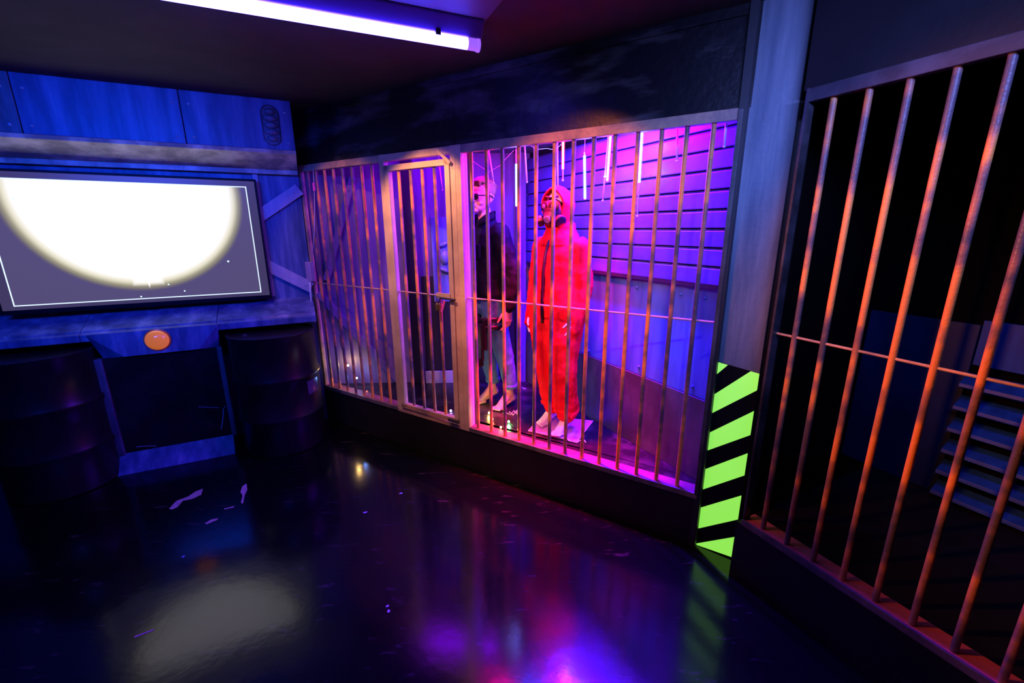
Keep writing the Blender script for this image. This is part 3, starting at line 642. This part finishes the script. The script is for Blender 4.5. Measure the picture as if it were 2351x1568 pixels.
# ---------------------------------------------------------------- fairy lights
def fairy(label, bulbs, wirepts):
    P0 = bulbs[0][0]
    T = thing('fairy_lights', label, 'string lights', P0)
    m = MB(); m.tube(wirepts, .0022, 6); m.build('wire', rubber, T, True)
    for (p_, c_, e_, pw) in bulbs:
        m = MB(); m.ell(p_, (.009, 0, 0), (0, .009, 0), (0, 0, .010), 12, 8)
        m.build('bulb', emat('bulb_%.2f_%.2f_%.2f' % c_, c_, e_), T, True)
        lamp('bulb_glow', 'POINT', p_ + Vector((0, 0, .012)) - p_.normalized() * .012, pw, c_, .012, parent=T)
fp = lambda u_, v_, z_=.375: floorpt(u_, v_, z_)
bl = [(fp(1090, 940), (.05, 1, .35), 40, .7), (fp(1123, 948), (1, .72, .15), 40, .6), (fp(1130, 962), (1, .12, .05), 40, .5), (fp(1168, 968), (.15, 1, .25), 40, .7), (fp(1150, 981), (1, .15, .04), 40, .6), (fp(1190, 986), (1, .06, .03), 15, .35), (fp(1035, 943), (.55, .3, 1), 40, .6), (fp(1024, 944), (1, .05, .25), 12, .2)]
fairy('string of coloured fairy lights on the cage floor by the bare feet', bl, [fp(1018, 944, .365), fp(1035, 943, .368), fp(1062, 936, .365), fp(1090, 941, .368), fp(1105, 952, .365), fp(1123, 949, .368), fp(1130, 963, .368), fp(1150, 982, .368), fp(1168, 969, .368), fp(1178, 978, .365), fp(1190, 987, .368), fp(1200, 984, .365)])
e_ = lambda u_, v_, off=.045: (lambda d: Vector((0, 0, H)) + d * ((E.o + E.n * off).dot(E.n) / Vector((d.x, d.y, 0)).dot(E.n)))(rt * ((u_ - 1175.5) / FPX) + fw + up * ((784 - v_) / FPX))
def onA(u_, v_, off): return cagept(u_, v_, off)
fairy('two fairy bulbs, yellow and blue, hanging behind the left cage bars', [(onA(799, 839, -.10), (1, .62, .18), 90, 1.1), (onA(819, 868, -.10), (.15, .35, 1), 50, .8), (onA(842, 899, -.10), (1, .12, .03), 6, .15)], [onA(781, 770, -.12), onA(784, 795, -.12), onA(793, 825, -.12), onA(799, 839, -.12), onA(806, 853, -.12), onA(819, 868, -.12), onA(830, 885, -.11), onA(842, 899, -.11), onA(850, 905, -.10)])

# chain, bits and plate on the cage floor
dot_row([fp(1163, 948, .366), fp(1172, 952, .366), fp(1180, 943, .366), fp(1188, 951, .366), fp(1187, 942, .366), fp(1178, 953, .366), fp(1168, 944, .366)], 'small pale chain heaped beside the left bare foot', .005, .013, 'chain_heap').data.materials[0] = mat('pale_chain', (.7, .7, .45), rough=.35, metal=.5)
m = MB(); m.tube([fp(1198, 889, .364), fp(1203, 892, .364), fp(1208, 892, .364)], .005, 6); tag(m.build('blue_offcut', bluechip, smooth=True), 'small blue offcut lying on the cage floor between the figures', 'offcut')
pl = [fp(1213, 988, .375), fp(1245, 955, .375), fp(1362, 966, .375), fp(1325, 1013, .375)]
T = thing('base_plate', 'violet square base plate under the hooded figure', 'plate', sum(pl, Vector()) / 4)
m = MB(); m.prism(pl, Vector((0, 0, -.012))); m.build('plate', violetp, T, bevel=.001)
m = MB()
for a, b_ in zip(pl, pl[1:] + pl[:1]): m.tube([a - Z * .002, b_ - Z * .002], .003, 6)
m.build('edge_trim', whitep, T, True)
m = MB(); m.tube([fp(1300, 1000, .382), fp(1306, 1012, .37), fp(1325, 1016, .367), fp(1333, 1010, .367), fp(1341, 1010, .367), fp(1345, 1016, .367)], .004, 8); tag(m.build('white_cord', whitep, smooth=True), 'short white cord trailing off the violet base plate', 'cord').name = 'power_cord'

# ---------------------------------------------------------------- figures
def remesh(o, vox, sm=4, disp=0, dsize=.08, dec=None):
    r = o.modifiers.new('remesh', 'REMESH'); r.mode = 'VOXEL'; r.voxel_size = vox; r.use_smooth_shade = True
    s_ = o.modifiers.new('smooth', 'SMOOTH'); s_.iterations = sm; s_.factor = .5
    if disp:
        tx = bpy.data.textures.new('folds', 'CLOUDS'); tx.noise_scale = dsize; tx.noise_depth = 2
        d = o.modifiers.new('displace', 'DISPLACE'); d.texture = tx; d.strength = disp; d.mid_level = .5; d.texture_coords = 'LOCAL'
        s2 = o.modifiers.new('smooth2', 'SMOOTH'); s2.iterations = 2
    return o
class Fig:
    def __init__(s, base, ang, sc): s.b = Vector(base); s.a = ang; s.s = sc; s.f = Vector((math.cos(ang), math.sin(ang), 0)); s.l = Vector((-math.sin(ang), math.cos(ang), 0))
    def __call__(s, x, y, z): return s.b + (s.f * x + s.l * y + Z * z) * s.s
    def v(s, x, y, z): return (s.f * x + s.l * y + Z * z) * s.s
    def rings(s, L, n=24, sq=2.3):
        R = []
        for (z_, hx, hy, cx, cy) in L:
            r = []
            for j in range(n):
                a = 2 * PI * j / n; c_, s_ = math.cos(a), math.sin(a)
                r.append(s(cx + hx * math.copysign(abs(c_) ** (2 / sq), c_), cy + hy * math.copysign(abs(s_) ** (2 / sq), s_), z_))
            R.append(r)
        return R
def limb(m, F, pts, rad, n=14):
    P = [F(*p) for p in pts]; rad = [r * F.s for r in rad]
    for i in range(len(P) - 1): m.cap_(P[i], P[i + 1], rad[i], rad[i + 1], n)
def hand(m, F, wrist, dirv, palmn, thumbv, curl=.35, s_=1.0):
    """wrist point, dirv finger direction, palmn palm normal, thumbv side of the thumb (figure-local vectors)"""
    w_, d, n, t_ = Vector(wrist), Vector(dirv).normalized(), Vector(palmn).normalized(), Vector(thumbv).normalized()
    P = lambda a, b_, c_: tuple(w_ + (d * a + t_ * b_ + n * c_) * s_)
    for b_ in (-.028, -.010, .010, .028): limb(m, F, [P(.0, b_ * .7, 0), P(.085, b_, 0)], [.017 * s_, .013 * s_], 8)
    for i, (b_, ln) in enumerate(((.031, .075), (.011, .085), (-.010, .078), (-.030, .060))):
        c1 = curl * (1 + i * .18); q = Vector(P(.088, b_, 0)); dd = d.copy(); pts = [tuple(q)]
        for k, f_ in enumerate((.45, .32, .23)):
            ang = c1 * (k + .6); v_ = d * math.cos(ang) + n * math.sin(ang) + t_ * (b_ * 1.2)
            q = q + v_.normalized() * ln * f_ * s_; pts.append(tuple(q))
        limb(m, F, pts, [.0092 * s_, .0085 * s_, .0078 * s_, .0065 * s_], 8)
    limb(m, F, [P(.018, .028, .004), P(.045, .052, .014), P(.072, .062, .026), P(.092, .064, .038)], [.014 * s_, .011 * s_, .0095 * s_, .008 * s_], 8)
def foot(m, F, ankle, ball, fx, side=1, s_=1.0):
    """ankle and ball of the foot; fx = forward dir; side=+1 big toe towards +left"""
    a, b_ = Vector(ankle), Vector(ball); f_ = Vector(fx).normalized(); l_ = Vector((-f_.y, f_.x, 0)) * side
    heel = a + Vector((0, 0, -.055)) - f_ * .035
    limb(m, F, [tuple(heel), tuple(b_ + Vector((0, 0, .012)))], [.027, .024], 12)
    limb(m, F, [tuple(a), tuple(b_ + l_ * .012 + Vector((0, 0, .016)))], [.034, .020], 12)
    limb(m, F, [tuple(a), tuple(b_ - l_ * .022 + Vector((0, 0, .010)))], [.030, .016], 12)
    limb(m, F, [tuple(a), tuple(heel)], [.033, .028], 12)
    for i, (o_, ln, r) in enumerate(((.030, .050, .0125), (.010, .048, .0092), (-.007, .043, .0085), (-.022, .036, .008), (-.035, .028, .0078))):
        q = b_ + l_ * o_ * 1.05 + Vector((0, 0, .004)); limb(m, F, [tuple(q - f_ * .02), tuple(q + f_ * ln * .6 + Vector((0, 0, .004))), tuple(q + f_ * ln + Vector((0, 0, -.001)))], [r + .002, r, r * .9], 8)
def head(m, F, c, ang, s_=1.0):
    """c = centre between ears; ang = extra yaw"""
    ca, sa = math.cos(ang), math.sin(ang)
    def P(x, y, z_): return F(c[0] + (x * ca - y * sa) * s_, c[1] + (x * sa + y * ca) * s_, c[2] + z_ * s_)
    def Vv(x, y, z_): return F.v((x * ca - y * sa) * s_, (x * sa + y * ca) * s_, z_ * s_)
    def el(x, y, z_, a, b_, c_): m.ell(P(x, y, z_), Vv(a, 0, 0), Vv(0, b_, 0), Vv(0, 0, c_), 20, 14)
    el(-.008, 0, .045, .098, .077, .092); el(.028, 0, -.005, .068, .064, .085); el(.040, 0, -.062, .050, .046, .040); el(.072, 0, -.088, .022, .022, .018)
    el(.02, 0, -.045, .06, .056, .05)
    el(.082, 0, .032, .018, .05, .014)                     # brow
    m.cap_(P(.092, 0, .02), P(.113, 0, -.018), .007 * F.s * s_, .012 * F.s * s_, 10)
    el(.104, .010, -.022, .009, .008, .007); el(.104, -.010, -.022, .009, .008, .007)
    el(.093, 0, -.046, .010, .024, .0065); el(.090, 0, -.057, .010, .020, .0075)
    for y in (-1, 1):
        el(.080, y * .032, .008, .012, .016, .010)         # eye
        el(.060, y * .038, -.028, .022, .022, .026)        # cheek
        el(-.010, y * .078, -.002, .016, .008, .027); el(-.006, y * .078, -.024, .009, .007, .010)
    return P, Vv

# ---- figure in jacket and jeans
fa = math.radians(215)
F = Fig((-.215, 3.635, ZL), fa, 1.885 / 1.80)
T1 = thing('mannequin', 'mannequin in dark jacket, sunglasses and rolled jeans, barefoot in the cage', 'mannequin', F.b)
# joints
Lf = F.l
def toF(F, P): d = Vector(P) - F.b; return (d.dot(F.f) / F.s, d.dot(F.l) / F.s, d.z / F.s)
ballL = toF(F, floorpt(1146, 938, ZL + .01)); ballR = toF(F, floorpt(1104, 922, ZL + .01))
fdir = (1, .12, 0)
ankL = (ballL[0] - .115, ballL[1] - .01, .125); ankR = (ballR[0] - .115, ballR[1] + .01, .13)
kneeL = (ankL[0] + .05, (ankL[1] + .085) / 2 + .0, .50); kneeR = (ankR[0] + .07, (ankR[1] - .085) / 2, .50)
hipL, hipR = (0, .085, .92), (0, -.085, .92)
wrL = (-.03, .265, .87); elL = (-.06, .275, 1.13); shL = (-.01, .185, 1.425)
wrR = (.02, -.265, .87); elR = (-.02, -.275, 1.13); shR = (-.01, -.185, 1.425)
m = MB()
m.loft(F.rings([(.84, .08, .12, 0, 0), (.92, .105, .165, 0, 0), (1.0, .10, .155, 0, 0), (1.10, .085, .13, 0, 0), (1.25, .10, .155, .0, 0), (1.36, .105, .17, 0, 0), (1.44, .08, .17, -.01, 0), (1.49, .055, .09, -.01, 0), (1.52, .045, .05, -.01, 0)]))
for h_, k_, a_ in ((hipL, kneeL, ankL), (hipR, kneeR, ankR)): limb(m, F, [h_, k_, (a_[0] * .5 + k_[0] * .5 - .015, (a_[1] + k_[1]) / 2, .36), a_], [.085, .056, .054, .034])
for s1, e1_, w1 in ((shL, elL, wrL), (shR, elR, wrR)): limb(m, F, [s1, e1_, w1], [.052, .040, .027])
hand(m, F, wrL, (.10, .10, -1), (.35, -1, -.1), (1, .3, .1), .38, 1.08); hand(m, F, wrR, (.05, -.05, -1), (.2, 1, 0), (1, 0, 0), .35, 1.05)
foot(m, F, ankL, ballL, fdir, -1); foot(m, F, ankR, ballR, fdir, 1)
limb(m, F, [(-.012, 0, 1.47), (.005, 0, 1.60)], [.056, .050])
HP, HV = head(m, F, (.012, 0, 1.685), .18, 1.0)
b = remesh(m.build('body', skin, T1), .0048, 3)
# hair: swept sculpted crop
m = MB(); rnd = random.Random(3)
m.ell(HP(-.022, 0, .065), HV(.096, 0, 0), HV(0, .081, 0), HV(0, 0, .088), 20, 14)
for i in range(9):
    y = -.052 + i * .013
    P = [HP(.070, y * .8, .094), HP(.078, y * .95, .118), HP(.05, y * 1.1, .142 - abs(y) * .5), HP(-.01, y * 1.25, .155 - abs(y) * .7), HP(-.062, y * 1.2, .128 - abs(y) * .5), HP(-.092, y * 1.0, .085)]
    for a, b_ in zip(P, P[1:]): m.cap_(a, b_, .0125 * F.s, .0125 * F.s, 8)
for y in (-1, 1):
    m.cap_(HP(.0, y * .072, .055), HP(.002, y * .077, -.008), .010, .006, 8)
remesh(m.build('hair', hairm, T1), .004, 2)
# sunglasses
m = MB()
for y in (-1, 1): m.ell(HP(.104, y * .034, .008), HV(.006, y * .003, 0), HV(-.006 * y, .029, 0), HV(0, 0, .023), 22, 12)
g = m.build('sunglasses', lens, T1, True)
m = MB(); m.tube([HP(.108, -.012, .016), HP(.112, 0, .019), HP(.108, .012, .016)], .003, 6)
for y in (-1, 1): m.tube([HP(.100, y * .056, .016), HP(.06, y * .083, .018), HP(-.005, y * .092, .016), HP(-.022, y * .092, .0)], .0048, 8)
m.build('temple', rubber, g, True)
# jeans
m = MB()
m.loft(F.rings([(.80, .09, .13, 0, 0), (.86, .118, .175, 0, 0), (.95, .125, .185, 0, 0), (1.04, .115, .165, 0, 0)]))
for h_, k_, a_ in ((hipL, kneeL, ankL), (hipR, kneeR, ankR)):
    mid = ((a_[0] + k_[0]) / 2 - .012, (a_[1] + k_[1]) / 2, .34); hm = ((h_[0] + k_[0]) / 2 + .015, (h_[1] + k_[1]) / 2, .72)
    limb(m, F, [h_, hm, k_, mid, (a_[0] - .002, a_[1], a_[2] + .085)], [.112, .100, .078, .070, .058], 18)
j = remesh(m.build('jeans', jeans, T1), .008, 3, .016, .07)
for a_ in (ankL, ankR):
    m = MB(); c_ = F(a_[0] - .004, a_[1], a_[2] + .060)
    m.lathe(c_, [(.052, -.018), (.064, -.016), (.067, 0), (.066, .022), (.058, .026)], 24); m.build('rolled_cuff', jeans, j, True)
# jacket
m = MB()
m.loft(F.rings([(.93, .145, .205, .0, 0), (.97, .155, .215, .0, 0), (1.08, .148, .20, .0, 0), (1.22, .145, .205, .0, 0), (1.34, .145, .215, 0, 0), (1.42, .12, .215, -.008, 0), (1.465, .09, .15, -.01, 0), (1.50, .078, .09, -.01, 0), (1.535, .072, .078, -.012, 0)]))
for s1, e1_, w1 in ((shL, elL, wrL), (shR, elR, wrR)):
    ww = tuple(Vector(w1) + (Vector(e1_) - Vector(w1)) * .08)
    limb(m, F, [s1, tuple(Vector(s1).lerp(Vector(e1_), .5)), e1_, ww], [.085, .078, .068, .056], 18)
jk = remesh(m.build('jacket', jacketm, T1), .008, 3, .022, .09)
for y in (-1, 1):
    m = MB(); P = [F(.065, y * .035, 1.47), F(.04, y * .078, 1.50), F(-.03, y * .085, 1.53), F(-.075, y * .04, 1.535)]
    Q = [p + F.v(0.006, y * .008, .06) for p in P]; Rr = [p + F.v(.03, y * .03, .005) for p in P]
    m.add(P + Q + Rr, [(0, 1, 5, 4), (1, 2, 6, 5), (2, 3, 7, 6), (4, 5, 9, 8), (5, 6, 10, 9), (6, 7, 11, 10)])
    o = m.build('collar', jacketm, jk, True); sl_ = o.modifiers.new('s', 'SOLIDIFY'); sl_.thickness = .008
    m = MB(); m.bar(F(-.01, y * .10, 1.475), F(-.01, y * .20, 1.455), .045, .012, Z); m.build('epaulette', jacketm, jk, bevel=.004)
    m = MB(); m.box(F(.135, y * .095, 1.30), F.l * .05, F.f * .012 , Z * .055); m.build('chest_pocket', jacketm, jk, bevel=.006)
m = MB(); m.bar(F(.153, .0, .98), F(.142, .0, 1.44), .03, .012, F.f); m.build('placket', jacketm, jk, bevel=.003)
# thigh rig with straps
hs = thing('thigh_holster', 'black thigh holster strapped over the jeans, reaching below the hip', 'holster', F(.08, .12, .7))
lk = Vector(hipL).lerp(Vector(kneeL), .5)
def strap(c_, r1, r2, z0, z1, par, nm='strap'):
    m = MB(); R_ = []
    for (rr, zz) in ((1, z0), (1.06, z0), (1.06, z1), (1, z1)):
        R_.append([F(c_[0] + r1 * rr * math.cos(2 * PI * i / 28), c_[1] + r2 * rr * math.sin(2 * PI * i / 28), zz) for i in range(28)])
    m.loft(R_ + [R_[0]], False); m.build(nm, rubber, par, True)
strap((.015, .09, 0), .118, .112, .76, .80, hs); strap((.018, .092, 0), .112, .108, .70, .735, hs)
m = MB(); m.box(F(.11, .12, .66), F.l * .04, F.f * .018, Z * .13); m.box(F(.13, .12, .60), F.l * .028, F.f * .014, Z * .16); m.build('pouch', rubber, hs, bevel=.008)
m = MB()
for z_ in (.71, .66): m.lathe(F(.135, .105, z_), [(.006, 0), (.004, .004)], 10, F.f)
m.build('stud', chrome, hs, True)
m = MB(); m.cap_(F(.14, .12, .46), F(.15, .115, .40), .014, .012, 10); m.box(F(.13, .12, .50), F.l * .014, F.f * .012, Z * .10); m.build('barrel_tip', rubber, hs, bevel=.002)
hs2 = thing('thigh_holster', 'black double strap round the far thigh of the jacketed figure', 'holster', F(.02, -.09, .7))
kR = Vector(hipR).lerp(Vector(kneeR), .5)
strap((.022, -.095, 0), .118, .114, .755, .80, hs2); strap((.024, -.095, 0), .114, .110, .69, .735, hs2)
m = MB(); m.box(F(.02, -.215, .73), F.f * .05, F.l * .015, Z * .09); m.build('pouch', rubber, hs2, bevel=.006)
# support rod
T = thing('support_rod', 'small chrome support rod standing between the bare feet', 'support rod', floorpt(1133, 914, ZL))
pr = floorpt(1131, 908, ZL); m = MB(); m.lathe(pr, [(.018, 0), (.018, .008), (.007, .012), (.007, .16), (.011, .162), (.011, .2)], 16); m.build('rod', chrome, T, 'auto')

# ---- hooded figure
F = Fig((.335, 3.165, .376), math.radians(225), 1.0)
T2 = thing('mannequin', 'mannequin in red hooded overalls and gas mask on violet plate', 'mannequin', F.b)
ballL = toF(F, floorpt(1281, 996, .386)); ballR = toF(F, floorpt(1246, 972, .386))
ankL = (ballL[0] - .12, ballL[1] - .01, .12); ankR = (ballR[0] - .12, ballR[1] + .01, .12)
kneeL = (ankL[0] + .06, (ankL[1] + .09) / 2, .49); kneeR = (ankR[0] + .05, (ankR[1] - .09) / 2, .49)
hipL, hipR = (0, .09, .90), (0, -.09, .90)
shL, elL, wrL = (-.02, .172, 1.39), (-.04, .205, 1.12), (.03, .205, .90)
shR, elR, wrR = (-.02, -.172, 1.39), (-.02, -.215, 1.12), (.05, -.20, .90)
m = MB()
m.loft(F.rings([(.84, .08, .12, 0, 0), (.92, .10, .15, 0, 0), (1.08, .08, .12, 0, 0), (1.25, .095, .14, .0, 0), (1.36, .09, .16, 0, 0), (1.42, .07, .14, -.01, 0), (1.48, .045, .06, -.01, 0), (1.50, .042, .045, -.01, 0)]))
for h_, k_, a_ in ((hipL, kneeL, ankL), (hipR, kneeR, ankR)): limb(m, F, [h_, k_, a_], [.08, .052, .033])
for s1, e1_, w1 in ((shL, elL, wrL), (shR, elR, wrR)): limb(m, F, [s1, e1_, w1], [.045, .036, .026])
hand(m, F, wrL, (.45, -.1, -.9), (.0, -1, 0), (1, 0, .4), .3, .95); hand(m, F, wrR, (.2, 0, -1), (.2, 1, 0), (1, 0, 0), .35, .95)
foot(m, F, ankL, ballL, (1, .05, 0), -1); foot(m, F, ankR, ballR, (1, .05, 0), 1)
limb(m, F, [(-.01, 0, 1.44), (.005, 0, 1.56)], [.05, .047])
HP, HV = head(m, F, (.02, 0, 1.635), .12, .98)
remesh(m.build('body', skinw, T2), .0048, 3)
m = MB()
m.loft(F.rings([(.76, .11, .15, .01, 0), (.86, .145, .215, .01, 0), (.98, .150, .225, .01, 0), (1.12, .135, .190, .01, 0), (1.25, .135, .188, .01, 0), (1.34, .130, .19, .0, 0), (1.41, .110, .185, -.01, 0), (1.455, .095, .14, -.01, 0), (1.485, .085, .095, -.01, 0)]))
for s1, e1_, w1 in ((shL, elL, wrL), (shR, elR, wrR)):
    w2 = tuple(Vector(w1) + (Vector(w1) - Vector(e1_)) * .34)
    limb(m, F, [s1, tuple(Vector(s1).lerp(Vector(e1_), .5)), e1_, tuple(Vector(e1_).lerp(Vector(w1), .5)), w2], [.074, .070, .068, .064, .048], 18)
for h_, k_, a_, y in ((hipL, kneeL, ankL, 1), (hipR, kneeR, ankR, -1)):
    hm = ((h_[0] + k_[0]) / 2 + .02, (h_[1] + k_[1]) / 2, .70)
    limb(m, F, [h_, hm, (k_[0], k_[1] + y * .012, .47), ((a_[0] + k_[0]) / 2, (a_[1] + k_[1]) / 2, .30), (a_[0] + .01, a_[1], .20), (a_[0] + .015, a_[1], .14)], [.138, .122, .104, .100, .095, .076], 20)
sm_ = remesh(m.build('overalls', suit, T2), .009, 3, .030, .11)
for a_ in (ankL, ankR):
    m = MB()
    for z_, r in ((.17, .080), (.135, .082), (.21, .078)):
        P = [F(a_[0] + .01 + r * math.cos(i * PI / 8), a_[1] + r * math.sin(i * PI / 8), z_ + .014 * math.sin(i * 1.3 + z_ * 40)) for i in range(17)]
        m.tube(P, .022 * F.s, 8, False)
    remesh(m.build('gathered_cuff', suit, sm_), .007, 3, .012, .05)
# zip
m = MB(); ZP = [F(.118 + d_, .0, z_) for d_, z_ in ((-.022, 1.45), (.006, 1.40), (.030, 1.34), (.046, 1.25), (.052, 1.12), (.058, .98), (.052, .86))]
Rr = []
for p_ in ZP: Rr.append([p_ + F.l * .007 - F.f * .02, p_ + F.f * .005 + F.l * .007, p_ + F.f * .005 - F.l * .007, p_ - F.l * .007 - F.f * .02])
m.loft(Rr); m.build('zip', rubber, sm_, True)
# hood: open shell round the head
HC = HP(-.012, 0, .015); hv = lambda x, y, z_: HV(x, y, z_)
m = MB(); nu, nv = 32, 26; Vs = []; Fs = []
for i in range(nv + 1):          # angle from the front axis
    a = math.radians(58) + (PI - math.radians(58)) * i / nv
    for j in range(nu):
        b_ = 2 * PI * j / nu
        x = math.cos(a); rr = math.sin(a); y = rr * math.cos(b_); z_ = rr * math.sin(b_)
        zz = z_ * (.158 if z_ > 0 else .20); yy = y * (.112 if z_ > 0 else .100)
        xx = x * .150 + (.015 * z_ if z_ > 0 else -.03 * z_ * 0)
        fold = .004 * math.sin(b_ * 5 + i * .5)
        Vs.append(HC + hv(xx, yy * (1 + fold * 6), zz + fold))
for i in range(nv):
    for j in range(nu): k = (j + 1) % nu; Fs.append((i * nu + j, i * nu + k, (i + 1) * nu + k, (i + 1) * nu + j))
m.add(Vs, Fs); hd = m.build('hood', suit, T2, True); sl_ = hd.modifiers.new('s', 'SOLIDIFY'); sl_.thickness = .012; sl_.offset = -1; ss = hd.modifiers.new('sub', 'SUBSURF'); ss.levels = 1; ss.render_levels = 1
m = MB(); m.loft(F.rings([(1.40, .13, .17, -.015, 0), (1.45, .125, .14, -.02, 0), (1.49, .11, .11, -.025, 0), (1.53, .10, .10, -.025, 0), (1.56, .085, .095, -.03, 0)]))
remesh(m.build('hood_collar', suit, T2), .008, 4, .02, .06)
# gas mask
gm = thing('gas_mask', 'black gas mask with two round filters worn under the red hood', 'gas mask', HP(.08, 0, 0))
m = MB(); m.ell(HP(.042, 0, -.012), HV(.086, 0, 0), HV(0, .080, 0), HV(0, 0, .108), 24, 16); m.ell(HP(.088, 0, -.045), HV(.052, 0, 0), HV(0, .050, 0), HV(0, 0, .055), 20, 12)
remesh(m.build('face_piece', rubber, gm), .005, 4)
for y in (-1, 1):
    c_ = HP(.100, y * .036, .028); ax = HV(1, y * .35, 0).normalized()
    m = MB(); m.lathe(c_, [(.030, -.02), (.036, 0), (.036, .012), (.029, .014)], 28, ax); e = m.build('lens_ring', rubber, gm, 'auto')
    m = MB(); m.lathe(c_ + ax * .006, [(.029, 0), (.026, .005), (.015, .009), (.0005, .010)], 28, ax); m.build('lens', gogl, e, True)
    c_ = HP(.082, y * .066, -.062); ax = HV(.55, y * 1, -.35).normalized()
    m = MB(); m.lathe(c_, [(.020, -.03), (.022, 0), (.036, .004), (.038, .012), (.038, .034), (.034, .038), (.02, .040), (.001, .041)], 28, ax); m.build('filter', rubber, gm, 'auto')
m = MB(); m.lathe(HP(.118, 0, -.055), [(.024, -.02), (.026, 0), (.026, .018), (.020, .022), (.001, .023)], 24, HV(1, 0, -.25).normalized()); m.build('valve', mat('glossy_valve', (.25, .12, .2), rough=.2, coat=1), gm, 'auto')
m = MB(); m.tube([HP(.07, -.05, .095), HP(.095, 0, .085), HP(.07, .05, .095)], .008, 8); m.tube([HP(.06, -.066, .05), HP(.01, -.085, .05)], .006, 8); m.tube([HP(.06, .066, .05), HP(.01, .085, .05)], .006, 8); m.build('strap', rubber, gm, True)
